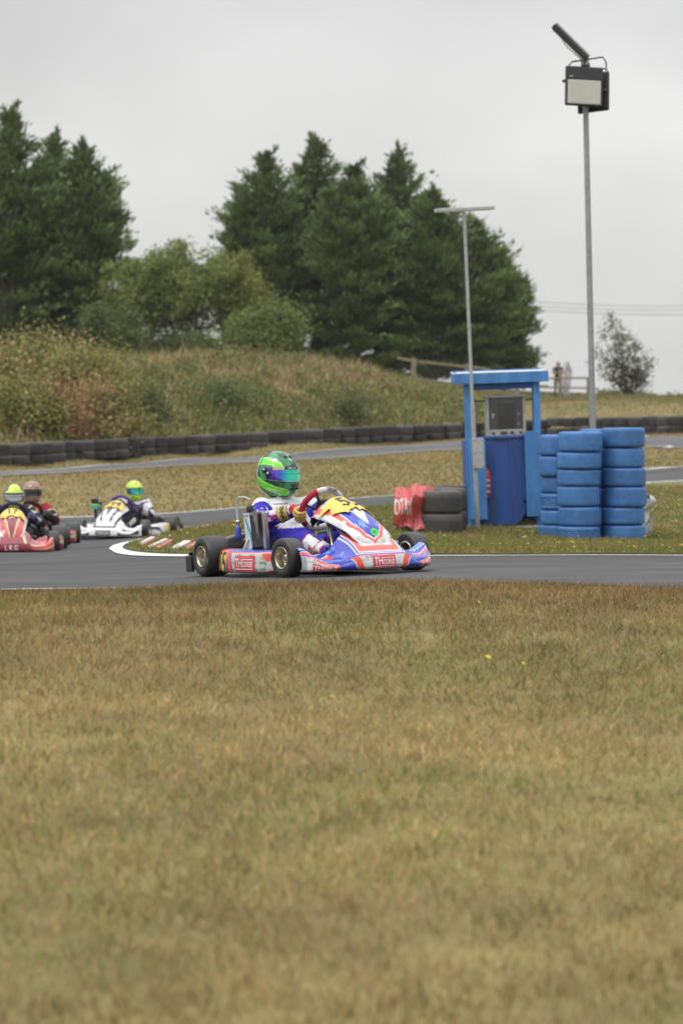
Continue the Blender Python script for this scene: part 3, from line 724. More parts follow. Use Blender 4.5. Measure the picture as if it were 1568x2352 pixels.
for (ex, ey, bare) in ((1398, 737, 0), (1382, 768, 0), (1412, 745, 0), (1426, 768, 0), (1440, 780, 0), (1458, 796, 0), (1476, 818, 0), (1372, 800, 0), (1492, 838, 0), (1514, 826, 1), (1424, 738, 1), (1380, 842, 0), (1480, 868, 0), (1405, 860, 0), (1455, 850, 0), (1500, 872, 1)):
    e = np.array(P(ex, ey, 138 + r.uniform(-.8, .8)) - wb_); m_ = e * [.45, .45, .55] + np.array([.12 * np.sign(e[0]), r.normal() * .2, 0]); b0_ = np.array([r.normal() * .10, r.normal() * .10, -.2])
    pts = [b0_ * (1 - t) ** 2 + m_ * 2 * t * (1 - t) + e * t * t for t in np.linspace(0, 1, 9)]
    tk.tube([tuple(q) for q in pts], [.045 * (1 - .85 * k / 8) for k in range(9)], (.15, .13, .10), 'bark', 6, caps=False)
    for k in range(2, 9):
        for q in range(3 if not bare else 1):
            tw = r.normal(size=3) * [.24, .24, .14] + [0, 0, .16]; p2 = pts[k] + tw; tk.tube([tuple(pts[k]), tuple(p2)], [.010, .004], (.15, .13, .10), 'bark', 4, caps=False)
            if not bare and r.uniform() < .85: Pt.append((p2, 1.0))
Vs = []
for p_, w_ in Pt:
    n = r.randint(6, 24); Vs.append(p_ + r.normal(size=(n, 3)) * [.15, .15, .11])
Vc = np.concatenate(Vs); L = r.uniform(.09, .20, len(Vc)); cc = np.array([(.085, .10, .04), (.12, .125, .05), (.07, .08, .035)])[r.choice(3, len(Vc))] * r.uniform(.7, 1.4, (len(Vc), 1))
V, Q, C = leaves(Vc, rnoise(r, len(Vc), 1), L, L * .55, cc, r); np_obj('crown', V, Q, None, C, 'leaf', wt); tk.build('trunk', wt)
# low hedge line at the horizon on the right
for i, (sx, top, hw) in enumerate(((1395, 893, 24), (1475, 902, 22), (1545, 903, 34), (1600, 900, 40))):
    broadleaf('hedge_bush', sx, top, hw, 146, 50 + i, ['small green bush at the foot of the windblown tree', 'low green bush right of the windblown tree', 'low green bush by the right edge on the skyline', 'low green bush cut off by the right edge'][i], nt=4, lc=((.09, .13, .045), (.12, .15, .05)), leafn=30, depth=2, lsz=.16, crs=.25, cat='bush', group='low bushes on the skyline')
# bramble thicket and shrubs on the bank
def shrub(name, sx, d, top, hw, seed, label, lc, n=9000, lsz=.085, cat='shrub', group=None, ry=1.0):
    r = np.random.RandomState(seed); b = on(sx, d); H = P(sx, top, d).z - b.z; Rm = hw * d / F
    tree = empty(name, b, 0, label, cat, group); tk = MB(); cen = []
    for i in range(40):
        a = r.uniform(0, 6.28); rr = math.sqrt(r.uniform()) * r.uniform(.8, 1.25); hh = H * max(.12, 1 - .6 * rr ** 2) * r.uniform(.45, 1.05)
        e = np.array([math.cos(a) * rr * Rm, math.sin(a) * rr * Rm * ry, hh])
        tk.tube([(e[0] * .25, e[1] * .25, -.15), tuple(e * [.6, .6, .6]), tuple(e)], [.018, .012, .004], (.13, .09, .06), 'bark', 4, caps=False)
        for f in (.3, .5, .75, 1.0): cen.append((e * [.35 + .65 * f, .35 + .65 * f, f], r.randint(len(lc)) if r.uniform() < .6 else 0))
    cen_p = np.array([c[0] for c in cen]); ci = np.array([c[1] for c in cen]); k = r.randint(len(cen), size=n)
    pts = cen_p[k] + r.normal(size=(n, 3)) * [.27, .27, .22]; pts[:, 2] = np.maximum(pts[:, 2], -.05)
    bx, by = b.x, b.y; gz_ = TZ(pts[:, 0] + bx, pts[:, 1] + by) - b.z; pts[:, 2] = np.maximum(pts[:, 2], gz_ + .02)
    col = np.array(lc)[ci[k]] * r.uniform(.6, 1.7, (n, 1)) * 1.35; L = r.uniform(.7, 1.4, n) * lsz
    V, Q, C = leaves(pts, rnoise(r, n, 1), L, L * .62, col, r); np_obj('crown', V, Q, None, C, 'leaf', tree); tk.build('stems', tree); return tree
YG = (.165, .17, .05); GR = (.085, .105, .032); RB = (.20, .105, .055); TAN = (.25, .19, .09)
bs = [(-190, 69, 775, 95, [YG, TAN, GR, RB], 'bramble thicket just outside the left edge of the photo'),
      (-20, 69, 765, 95, [YG, GR, TAN, RB], 'yellow-green bramble thicket cut off by the left edge'),
      (85, 72, 758, 90, [YG, GR, YG, TAN], 'tallest yellow-green bramble thicket on the bank'),
      (170, 70, 772, 80, [YG, TAN, YG, GR], 'bramble thicket with mixed green and rusty leaves under the dark conifers'),
      (245, 70, 800, 66, [YG, TAN, RB, YG], 'rusty leaved bramble at the right end of the thicket'),
      (55, 66, 860, 85, [YG, YG, TAN, GR], 'low straggly bramble right above the tyre wall near the left edge'),
      (135, 66.5, 880, 55, [RB, (.26, .10, .07), TAN, YG], 'small red leaved bush low on the bank'),
      (215, 68, 870, 65, [TAN, YG, GR, RB], 'low pale bramble growing on the bank between the red bush and the dark gorse')]
for i, (sx, d, top, hw, lc, lb) in enumerate(bs): shrub('bramble_bush', sx, d, top, hw, 200 + i, lb, lc, 11000, .085, 'bush', 'brambles on the bank')
for i, (sx, d, top, hw, lb) in enumerate(((338, 74, 872, 36, 'dark gorse bush beside the brambles'), (520, 77, 880, 42, 'wide dark gorse bush halfway along the bank'), (800, 80, 892, 24, 'small dark gorse bush on the bank above the green helmet'))):
    shrub('gorse_bush', sx, d, top, hw, 230 + i, lb, [(.075, .095, .035), (.095, .115, .042), (.13, .13, .055)], 5000, .07, 'bush', 'dark gorse bushes on the bank')

# leafy weeds on the bank
x, y, r = scat(6000, 62, 92, -400, 1150, 61); k = inpoly(x, y, [(p.x, p.y + .7) for p in bl] + [(200, 200), (-200, 200)]); x, y = x[k], y[k]; hg = TZ(x, y) - CZ
k = (fbm(x, y, .5, 63) - hg * .07 > .40); x, y = x[k], y[k]; z = TZ(x, y); n = len(x); m_ = 26
rc = r.uniform(.10, .34, n); hh = r.uniform(.15, .55, n)
Pp = np.stack([x, y, z], 1)[:, None, :] + r.normal(size=(n, m_, 3)) * np.stack([rc, rc, rc * .2], 1)[:, None, :] * .7; Pp[:, :, 2] += r.uniform(0, 1, (n, m_)) * hh[:, None]
cs_ = np.array([(.12, .15, .045), (.08, .115, .03), (.20, .21, .07), (.24, .18, .09), (.28, .25, .11)]); ck = cs_[r.choice(5, n, p=[.3, .25, .2, .12, .13])]
Pp = Pp.reshape(-1, 3); Cc = np.repeat(ck, m_, 0) * r.uniform(.7, 1.4, (len(Pp), 1)); L = r.uniform(.06, .13, len(Pp))
V, Q, C = leaves(Pp, rnoise(r, len(Pp), 1) + np.array([[0, 0, .5]]), L, L * .6, Cc, r); o = np_obj('bank_weeds', V, Q, None, C, 'leaf'); tag(o, kind='stuff')
# ================================================================== TYRES
def tyre_mesh(name, r, h, col, m, tread=False, seg=40, seed=0, sq=False):
    rn = random.Random(seed); b = h * .2; mb = MB()
    prof = [(r * .56, h * .14), (r * .60, h * .04), (r * .72, 0.0), (r * .86, h * .01), (r * .955, h * .06), (r * .99, h * .15), (r, h * .24)]
    nn = 12 if tread else 5
    mid = [(r * (1 + .006 * math.sin(math.pi * k / nn)), h * (.24 + .52 * k / nn)) for k in range(1, nn)]
    prof += mid + [(r, h * .76), (r * .99, h * .85), (r * .955, h * .94), (r * .86, h * .99), (r * .72, h), (r * .60, h * .96), (r * .56, h * .86)]
    prof = [(x if x < r * .9 else min(r * 1.006, x + (r - x) * (.75 if sq else .55)), z) for x, z in prof]
    n = len(prof); sg = 96 if tread else seg
    def dp(i, k):
        if not tread or i < 6 or i > n - 7: return 0
        g = 0
        if (i - 6) % 3 == 1: g = 1
        if ((k + (2 if (i // 3) % 2 else 0)) % 6) == 0: g = 1
        return -.012 * g
    cols = [tuple(c * rn.uniform(.93, 1.07) for c in col) for _ in prof]
    def cf(i, k):
        a = 2 * math.pi * k / sg; q = noise.noise(Vector((math.cos(a) * 2.2 + seed * 7, math.sin(a) * 2.2, prof[i][1] * 9))); q2 = noise.noise(Vector((math.cos(a) * 7 + seed * 3, math.sin(a) * 7, prof[i][1] * 30)))
        f_ = 1 + .15 * q - (.25 if q2 > .5 else 0); return tuple(c * f_ for c in cols[i])
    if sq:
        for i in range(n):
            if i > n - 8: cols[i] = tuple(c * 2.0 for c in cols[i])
    mb.lathe(prof, col, m, sg, disp=dp, colfn=cf)
    # inside of the casing
    mb.lathe([(r * .56, h * .86), (r * .80, h * .80), (r * .84, h * .5), (r * .80, h * .2), (r * .56, h * .14)], tuple(c * .5 + .01 for c in (.03, .03, .03)), m, 32)
    return mb.mesh(name)
BLUE = (.046, .150, .39)
TB = [tyre_mesh('tyre', .278, .243, tuple(c * k for c in BLUE), 'tyrepaint', False, 44, i) for i, k in enumerate((1, .92, 1.08))]
TBT = tyre_mesh('tyre', .276, .236, BLUE, 'tyrepaint', True, 96, 5)
BK = (.034, .033, .032)
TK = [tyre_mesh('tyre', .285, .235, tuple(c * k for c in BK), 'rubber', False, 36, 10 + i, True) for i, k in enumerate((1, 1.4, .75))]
TKT = tyre_mesh('tyre', .285, .235, BK, 'rubber', True, 96, 15)
rt = random.Random(4)
def put(me, name, loc, label, cat, group, tilt=.012, sc=1.0, h=1.0):
    o = bpy.data.objects.new(name, me); COL.objects.link(o); o.location = loc
    o.rotation_euler = (rt.uniform(-tilt, tilt), rt.uniform(-tilt, tilt), rt.uniform(0, 6.28)); s = sc * rt.uniform(.975, 1.02); o.scale = (s, s, h)
    return tag(o, label, cat, group)
levels = [980, 898, 797, 688, 600, 510, 400]
def stack(sx, d, zl, nm, tread_at=(), dx=0):
    b = on(sx, d); names = ['bottom', 'second from the ground', 'third from the ground', 'fourth from the ground', 'fifth from the ground', 'topmost']
    for i in range(6):
        z0 = P(sx, 815.3 + .4361 * zl[i], d).z; z1 = P(sx, 815.3 + .4361 * zl[i + 1], d).z; hh = z1 - z0
        if i in tread_at: lb = 'treaded blue tyre, %s in the %s' % (names[i], nm)
        else: lb = 'smooth blue tyre, %s in the %s' % (names[i], nm)
        me = TBT if i in tread_at else rt.choice(TB)
        put(me, 'blue_tyre', (b.x + rt.uniform(-.014, .014), b.y + rt.uniform(-.02, .02), z0), lb, 'tyre', 'blue tyres stacked in columns', .01, 1, hh / (.236 if i in tread_at else .243) * .992)
stack(1329.5, 33.4, [982, 900, 797, 688, 600, 510, 402], 'middle blue stack', (0,))
stack(1431.5, 33.6, [985, 892, 800, 692, 592, 487, 382], 'right-hand blue stack')
stack(1287, 34.0, [980, 893, 815, 727, 640, 530, 418], 'left-hand blue stack', (2,))
stack(1376, 34.15, [975, 893, 803, 700, 600, 495, 388], 'rear stack hidden behind the others')
# black tyres beside the kiosk
def bstack(sx, d, z, lab, dz=(0, .245)):
    b = on(sx, d)
    for k, h in enumerate(dz):
        put(TKT if (k == 0 and z) else rt.choice(TK), 'black_tyre', (b.x, b.y, b.z + .0 + h), lab[k], 'tyre', 'loose black tyres beside the kiosk', .02, 1.0, 1.22)
dzb = (0, .292)
bstack(1009, 33.5, 0, ('black tyre on the grass beside the red banner, carrying another', 'black tyre on top of the pair beside the red banner'), dzb)
bstack(963, 33.75, 0, ('black tyre on the ground wrapped by the red banner', 'black tyre holding up the red banner'), dzb)
bstack(1021, 34.4, 0, ('lower black tyre of the pair just behind, towards the kiosk', 'upper black tyre of the pair just behind, towards the kiosk'), dzb)
bstack(1040, 35.4, 0, ('lower black tyre half hidden behind the kiosk post', 'upper black tyre half hidden behind the kiosk post'), (0, .275))
# tyre barrier round the far corner
L = smooth_line([on(s, d) for s, _, d in BARR], 30); acc = 0; last = None; cnt = 0; posn = []
for p in L:
    if last is None or (p - last).length >= .566:
        posn.append(p); last = p
step_sx = None
for i, p in enumerate(posn):
    sx = p.x / p.y * F + CX
    if sx < -280 or sx > 1850: continue
    z = np.interp(sx, [a[0] for a in BARR], [P(*a).z for a in BARR]) - .01; rs = random.Random(i)
    dz = 0.0 if not (1250 < sx < 1400) else rs.uniform(.0, .05)
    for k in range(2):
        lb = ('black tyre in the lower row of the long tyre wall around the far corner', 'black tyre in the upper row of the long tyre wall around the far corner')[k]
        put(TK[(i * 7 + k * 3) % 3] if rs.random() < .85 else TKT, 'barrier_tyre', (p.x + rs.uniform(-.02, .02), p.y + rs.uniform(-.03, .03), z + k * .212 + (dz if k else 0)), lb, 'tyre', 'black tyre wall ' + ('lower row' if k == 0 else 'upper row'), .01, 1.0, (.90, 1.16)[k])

# ================================================================== RED BANNER
RED = (.50, .075, .075)
b0 = on(920, 33.2)
def ban(u, v):   # u along, v down
    sx = 908 + 88 * u + (3 * math.sin(u * 9) * v) - 6 * v * (1 - u)
    top = 1119 - 8 * math.exp(-((u - .52) / .1) ** 2) + 6 * math.exp(-((u - .33) / .05) ** 2) + 3 * math.exp(-((u - 1) / .1) ** 2) - 3 * u
    bot = 1206 + 14 * u + 3 * math.sin(u * 14)
    sy = top + (bot - top) * v
    d = 33.42 + .022 * math.sin(u * 8 + v * 2.5) * (.3 + v) + .008 * math.sin(u * 23 + 1.5 * v) + .55 * (abs(u - .45) ** 2) - .16 * min(1, v * 4) + .05 * math.sin(v * 7 + u * 5)
    return P(sx, sy, d)
o_ = P(950, 1160, 33.2)
mb = MB()
def bcol(u, v):
    t = noise.noise(Vector((u * 9, v * 9, 3))); k = 1 + .25 * t
    if v > .82 and noise.noise(Vector((u * 16, v * 16, 8))) > .25: return (.05, .03, .03)
    return (RED[0] * k, RED[1] * k, RED[2] * k)
gu, gv = np.meshgrid(np.arange(171) / 170., np.arange(131) / 130., indexing='ij')
mk = text_mask('OTAX', (gu + .015 + .02 * np.sin(gv * 9)) / .47, (.70 - gv + .02 * np.sin(gu * 20)) / .42)
bc0 = bcol
def bcol(u, v): return (.66, .60, .58) if mk[int(round(u * 170)), int(round(v * 130))] else bc0(u, v)
mb.grid(lambda u, v: ban(u, v) - o_, 170, 130, bcol, 'vinyl', -.004, (.4, .06, .06))
mb.build('red_banner', loc=o_, label='crumpled red vinyl banner with white letters draped over black tyres', cat='banner')
# top fold of the banner lying over the tyre
# white crumpled banner behind the right stack
o_ = P(1490, 1180, 34.3); mb = MB()
def wb(u, v):
    sx = 1462 + (34 + 6 * math.sin(v * 7)) * u + 5 * math.sin(v * 11) * u; sy = 1128 + 97 * v + 10 * u * (1 - v); d = 34.15 + .12 * math.sin(u * 6 + v * 4) + .1 * u
    return P(sx, sy, d) - o_
mb.grid(wb, 20, 40, lambda u, v: (.03, .03, .03) if abs(math.sin(v * 9 + u * 4)) < .18 and u > .4 else (.62, .62, .62), 'vinyl', -.004, (.5, .5, .5))
mb.build('white_banner', loc=o_, label='crumpled white banner with dark stripes behind the right-hand blue stack', cat='banner')

# ================================================================== KIOSK
KB = on(1150, 35.6); S6 = F / 35.6; LB = (.060, .205, .48); DB = (.026, .080, .30)
kb = empty('marshal_kiosk', KB, 0, 'blue painted timber kiosk with a flat roof and dark blue front panel', 'kiosk')
kb.rotation_euler = (0, -R(2.0), 0)
def kx(sx): return (sx - 1150) / S6
def kz(sy): return (1209 - sy) / S6
def box_s(mb, x0, x1, y0, y1, z0, z1, col, m='woodpaint', b=.006):
    mb.rbox(((x0 + x1) / 2, (y0 + y1) / 2, (z0 + z1) / 2), (abs(x1 - x0), abs(y1 - y0), abs(z1 - z0)), col, m, b)
def part(name, par, fn, **k):
    mb = MB(); fn(mb); return mb.build(name, par, **k)
W0, W1 = kx(1075), kx(1240)
def f(mb):
    # roof: front fascia, sloping top sheet, side boards
    x0, x1 = kx(1051), kx(1263); zt0, zt1 = kz(873) , kz(848)
    fz0, fz1 = 2.0, 2.105
    mb.rbox(((x0 + x1) / 2, -.50, 2.02), (x1 - x0, .025, .135), LB, 'woodpaint')
    mb.rbox((x0 + .013, .1, 2.05), (.025, 1.17, .13), LB, 'woodpaint'); mb.rbox((x1 - .013, .1, 2.05), (.026, 1.17, .13), (.42, .34, .20), 'oldwood')
    mb.rbox(((x0 + x1) / 2, .69, 2.09), (x1 - x0, .025, .12), LB, 'woodpaint')
    mb.rbox(((x0 + x1) / 2, .1, 2.113), (x1 - x0 + .01, 1.20, .012), (.66, .68, .70), 'plastic', rot=Matrix.Rotation(R(1.5), 3, 'X'))
part('roof', kb, f)
for (xa, xb, ya, yb, z1) in ((W0 - .02, W0 + .075, -.44, -.34, 1.955), (kx(1228), kx(1228) + .09, -.44, -.34, 1.955), (W1 - .02, W1 + .05, .50, .58, 2.0), (W0 + .03, W0 + .09, .50, .58, 2.0)):
    part('post', kb, lambda mb: box_s(mb, xa, xb, ya, yb, -.05, z1, LB))
part('beam', kb, lambda mb: (box_s(mb, W0 + .077, kx(1228) - .002, -.43, -.36, 1.87, 1.95, DB), box_s(mb, W0 + .09, W1 - .02, .51, .57, 1.9, 1.97, DB)))
def f(mb):
    # dark front panel with a broken corner
    x0, x1, z0, z1 = kx(1100), kx(1226), .06, kz(1003)
    poly = [(x0, z0), (x1 - .26, z0), (x1 - .2, z0 + .05), (x1 - .14, z0 + .13), (x1 - .13, z0 + .25), (x1 - .17, z0 + .3), (x1 - .11, z0 + .33), (x1 - .08, z0 + .42), (x1, z0 + .46), (x1, z1), (x0, z1)]
    M_ = Matrix.Translation((0, -.36, 0)) @ Matrix.Rotation(R(90), 4, 'X')
    mb.prism([(p[0], p[1]) for p in poly][::1], 0, .02, (.024, .072, .26), 'woodpaint', M_)
    for xx in (x0 + .2, x0 + .4): box_s(mb, xx, xx + .004, -.3825, -.379, z0 + .35, z1, (.012, .035, .14))
    box_s(mb, x0 - .01, x1, -.40, -.36, z1 - .005, z1 + .03, DB)
    for i in range(4): mb.sphere((x0 + .1 + i * .19, -.385, z1 - .03), .007, (.35, .4, .45), 'metal', 6, 4)
part('front_panel', kb, f)
part('back_panel', kb, lambda mb: box_s(mb, W0 + .06, W1, .56, .58, .03, 1.2, (.02, .03, .07)))
part('side_panel', kb, lambda mb: box_s(mb, W0 - .03, W0 - .01, -.33, .5, .1, 1.2, DB))
part('side_panel', kb, lambda mb: box_s(mb, W1 + .055, W1 + .075, -.33, .5, .1, 1.2, LB))
def f(mb):
    box_s(mb, kx(1077), kx(1116), -.49, -.445, kz(1186), kz(1005), LB)
    for z in (.25, .6, 1.0): mb.sphere((kx(1085), -.493, z), .008, (.3, .42, .55), 'metal', 6, 4)
part('door_panel', kb, f)
def f(mb):
    box_s(mb, kx(1205), kx(1240), -.50, -.445, kz(1183), kz(989), LB)
    for z in (.25, .6, .75, 1.0): mb.sphere((kx(1230), -.503, z), .008, (.3, .42, .55), 'metal', 6, 4)
part('door_panel', kb, f)
part('floor_slab', kb, lambda mb: (box_s(mb, kx(1062), kx(1244), -.62, .62, -.1, .03, (.27, .24, .20), 'concrete', .02)))
# timing screen
def f(mb):
    GC = (.42, .41, .38)
    x0, x1, z0, z1 = kx(1121), kx(1211), kz(1000), kz(912)
    box_s(mb, x0, x0 + .04, -.33, .1, z0, z1, GC, 'galv'); box_s(mb, x1 - .04, x1, -.33, .1, z0, z1, GC, 'galv')
    box_s(mb, x0 + .041, x1 - .041, -.33, .1, z0, z0 + .095, GC, 'galv'); box_s(mb, x0 - .01, x1 + .01, -.35, .1, z1 + .001, z1 + .035, (.34, .34, .31), 'galv')
    box_s(mb, x0 + .041, x1 - .041, .0, .1, z0 + .096, z1, (.02, .02, .022), 'plastic')
    for fx, w_, c in ((.12, .03, (.03, .02, .02)), (.35, .09, (.05, .05, .05)), (.62, .05, (.04, .04, .045)), (.88, .03, (.05, .05, .05))):
        xx = x0 + (x1 - x0) * fx * .9 + .02; box_s(mb, xx, xx + w_, -.345, -.331, z0 + .035, z0 + .068, c, 'plastic')
s_ = part('timing_screen_case', kb, f)
def f(mb):
    x0, x1, z0, z1 = kx(1121) + .042, kx(1211) - .042, kz(1000) + .098, kz(912) - .002
    box_s(mb, x0, x1, -.315, -.30, z0, z1, (.035, .038, .042), 'glass')
    box_s(mb, x0 + .12, x1 - .10, -.322, -.316, z0 + .02, z1 - .06, (.010, .010, .012), 'glass')
    text_on(mb, '7', lambda u, v: (x0 + .035 + .035 * u, -.319, z0 + .15 + .06 * v), (.6, .6, .6), 'plastic')
    for j in range(2): box_s(mb, x1 - .07, x1 - .04, -.321, -.316, z0 + .05 + j * .13, z0 + .09 + j * .13, (.16, .16, .17), 'glass')
    for k in range(12): box_s(mb, x0 + .13, x1 - .11, -.3235, -.3222, z0 + .03 + k * .019, z0 + .032 + k * .019, (.035, .035, .035), 'plastic')
mb_ = MB(); f(mb_); mb_.build('screen', s_)
mb_ = MB(); mb_.tube([(kx(1137), -.35, kz(997)), (kx(1139), -.37, kz(1003)), (kx(1146), -.40, kz(1008)), (kx(1160), -.41, kz(1007)), (kx(1172), -.41, kz(1005))], .006, (.02, .02, .02), 'plastic', 6); mb_.build('cable', s_)
part('bracket', kb, lambda mb: (mb.tube([(kx(1096), -.2, kz(917)), (kx(1120), -.2, kz(917))], .012, (.1, .11, .12), 'metal', 6), mb.tube([(kx(1212), -.2, kz(917)), (kx(1228), -.2, kz(917))], .012, (.1, .11, .12), 'metal', 6)))
def f(mb):
    mb.lathe([(.001, 0), (.055, .0), (.06, .02), (.06, .34), (.045, .39), (.02, .41), (.018, .44), (.001, .44)], (.36, .03, .035), 'paint', 20, Matrix.Translation((kx(1112), -.55, kz(1132))))
    mb.tube([(kx(1112), -.55, kz(1132) + .44), (kx(1118), -.56, kz(1132) + .47), (kx(1104), -.56, kz(1132) + .48)], .01, (.05, .01, .01), 'plastic', 6)
    for z in (.1, .2, .27): mb.lathe([(.0615, z), (.0615, z + .03)], (.55, .5, .48), 'plastic', 20, Matrix.Translation((kx(1112), -.55, kz(1132))))
mb_ = MB(); M_ = kb.rotation_euler.to_matrix()
mb_.lathe([(.001, 0), (.05, .0), (.055, .02), (.055, .30), (.04, .35), (.02, .37), (.018, .40), (.001, .40)], (.40, .03, .035), 'paint', 20)
for z in (.07, .15, .22): mb_.lathe([(.0562, z), (.0562, z + .028)], (.5, .42, .42), 'plastic', 20)
mb_.tube([(0, 0, .4), (.02, -.01, .43), (-.02, -.01, .44), (-.05, -.01, .41)], .009, (.03, .01, .01), 'plastic', 6)
mb_.build('fire_extinguisher', loc=KB + M_ @ Vector((kx(1115), -.425, kz(1137))), label='red fire extinguisher hanging on the dark panel of the blue kiosk', cat='extinguisher')

# ================================================================== T POLE in front of the kiosk
PB = on(1097, 34.6); top = P(1065, 487, 34.6); ax = (top - PB)
tp = empty('sensor_pole', PB, 0, 'thin grey square pole with a flat crossbar on top, standing against the kiosk', 'pole')
GP = (.40, .41, .42); L_p = ax.length; rot = ax.normalized().to_track_quat('Z', 'Y').to_matrix().to_4x4()
q_ = Vector((0, 0, 1)).rotation_difference(ax.normalized()).to_matrix()
mb = MB(); mb.rbox(q_ @ Vector((0, 0, L_p * .70)), (.043, .043, L_p * .60), GP, 'galv', .004, rot=q_); mb.rbox(q_ @ Vector((0, 0, L_p * .2)), (.058, .058, L_p * .402), (.36, .37, .38), 'galv', .004, rot=q_); mb.build('pole', tp)
a = P(1001, 484, 34.4) - PB; b = P(1131, 477.5, 34.8) - PB; t_ = (b - a)
mb = MB(); mb.rbox(t_ * .5 + a, (t_.length, .11, .05), (.46, .47, .47), 'galv', .008, rot=Vector((1, 0, 0)).rotation_difference(t_.normalized()).to_matrix()); mb.build('crossbar', tp)
mb = MB(); c_ = P(1097, 1041, 34.6) - PB; mb.rbox(c_ + Vector((0, -.045, 0)), (.155, .03, .40), (.42, .42, .41), 'galv', .006, rot=q_)
for dx in (-.055, .055):
    for dz in (-.17, .0, .17): mb.sphere(c_ + q_ @ Vector((dx, -.062, dz)), .009, (.2, .2, .2), 'metal', 6, 4)
mb.build('plate', tp)

# ================================================================== FLOODLIGHT POLE
FB = on(1366, 34.9); top = P(1341.5, 132, 34.9); ax = top - FB; L_p = ax.length; sc = F / 34.9
fp = empty('floodlight_pole', FB, 0, 'tall grey floodlight pole with dark lamps on top, rising behind the blue tyres', 'floodlight')
mb = MB(); mb.tube([(0, 0, 0), tuple(ax * .5), tuple(ax)], [.044, .040, .036], (.30, .315, .33), 'galv', 16); mb.build('pole', fp)
def rel(sx, sy, dd=0): return P(sx, sy, 34.9 + dd) - FB
DK = (.022, .024, .027)
def panel(cx, cyy, w, h, tiltx, rotz, roll, dd, lamp):
    c = rel(cx, cyy, dd); Rm = (Matrix.Rotation(rotz, 3, 'Z') @ Matrix.Rotation(tiltx, 3, 'X') @ Matrix.Rotation(roll, 3, 'Y'))
    mb = MB(); mb.rbox(c, (w, .05, h), DK, 'plastic', .02, rot=Rm)
    for k in range(11): mb.rbox(c + Rm @ Vector((-w * .42 + w * .084 * k, .045, -h * .05)), (.008, .05, h * .8), DK, 'plastic', .002, rot=Rm)
    o = mb.build('floodlight_housing', fp)
    if lamp:
        mb = MB(); mb.rbox(c + Rm @ Vector((0, -.028, -h * .155)), (w * .87, .012, h * .60), (.50, .485, .43), 'glass', .008, rot=Rm)
        for i in range(14):
            for j in range(9): mb.rbox(c + Rm @ Vector((-w * .38 + w * .76 * i / 13, -.036, -h * .155 - h * .25 + h * .5 * j / 8)), (.014, .004, .018), (.40, .38, .33), 'glass', .002, rot=Rm)
        mb.build('lens', o)
        mb = MB(); mb.rbox(c + Rm @ Vector((0, -.027, h * .31)), (w * .93, .008, h * .28), (.018, .02, .02), 'plastic', .003, rot=Rm); mb.rbox(c + Rm @ Vector((-w * .35, -.033, h * .23)), (.05, .004, .014), (.4, .4, .4), 'plastic', .001, rot=Rm); mb.build('driver_box', o)
    return c, Rm
px_ = 1 / sc
c1, R1 = panel(1340, 198.5, 87 * px_, 92 * px_, R(-8), R(6), R(2.5), -.12, True)
c2, R2 = panel(1362, 213, 78 * px_, 92 * px_, R(9), R(150), R(4), .14, False)
# brackets
mb = MB(); mb.tube([rel(1303, 180, -.12), rel(1303, 155, -.10), rel(1312, 142, -.04), rel(1345, 137, 0), rel(1383, 131, .0), rel(1391, 143, .0), rel(1391, 160, -.05)], .011, DK, 'plastic', 6); mb.build('bracket', fp)
mb = MB(); mb.tube([rel(1346, 150, .06), rel(1352, 160, .08), rel(1385, 157, .12), rel(1394, 163, .12), rel(1390, 205, .12)], .010, DK, 'plastic', 6)
mb.sphere(rel(1388, 208, .0), .03, DK, 'plastic', 8, 6); mb.sphere(rel(1294, 186, -.12), .024, DK, 'plastic', 8, 6); mb.build('bracket', fp)
mb = MB(); mb.lathe([(.05, -.05), (.052, -.05), (.052, .05), (.05, .05)], (.2, .21, .22), 'metal', 16, Matrix.Translation(tuple(ax * .985))); mb.tube([rel(1345, 130), rel(1352, 152), rel(1350, 162)], .016, (.10, .11, .10), 'plastic', 6); mb.build('clamp', fp)
# upper lamp seen edge on
a = rel(1271, 57, 0); b = rel(1349, 134, .02); t_ = b - a; vw = (rel(1310, 96) + FB - Vector((0, 0, CZ))).normalized(); x_ = t_.normalized(); y_ = (vw - x_ * vw.dot(x_)).normalized(); y_ = (y_ + x_.cross(y_) * .05).normalized(); Rq = Matrix((x_, y_, x_.cross(y_))).transposed()
mb = MB(); mb.rbox((a + b) / 2, (t_.length, .40, .085), (.035, .038, .045), 'plastic', .02, rot=Rq)
o = mb.build('floodlight_housing', fp)
mb = MB(); mb.rbox((a + b) / 2 + Rq @ Vector((0, 0, -.048)), (t_.length * .92, .37, .012), (.5, .5, .47), 'glass', .004, rot=Rq); mb.build('lens', o)
mb = MB(); mb.tube([a + Rq @ Vector((.03, .0, -.02)), (a + b) / 2 + Rq @ Vector((0, 0, -.085)), b + Rq @ Vector((-.02, 0, -.07))], .006, DK, 'plastic', 5); mb.build('cable', o)

# ================================================================== RAIL FENCE on the bank
WD = (.20, .18, .12)
fe = empty('rail_fence', on(1072, 107), 0, 'weathered wooden post and rail fence running down the bank below the conifers', 'fence'); o0 = fe.location
def post(sx, st, sb, d, par, w=.12, org=None):
    p = P(sx, sb, d); z = tz(p.x, p.y); t = P(sx, st, d); mb = MB(); mb.rbox(Vector((p.x, d, (min(z, p.z) - .2 + t.z) / 2)) - org, (w, w, t.z - min(z, p.z) + .2), WD, 'oldwood', .01); mb.build('post', par)
def rail(pa, pb, par, org, h=.095):
    a = P(*pa) - org; b = P(*pb) - org; t = b - a; mb = MB(); mb.rbox((a + b) / 2, (t.length, .045, h), WD, 'oldwood', .006, rot=Vector((1, 0, 0)).rotation_difference(t.normalized()).to_matrix()); mb.build('rail', par)
for a in ((950, 822, 877, 107), (1072, 836, 895, 107), (1186, 880, 906, 106)): post(*a, fe, .2, o0)
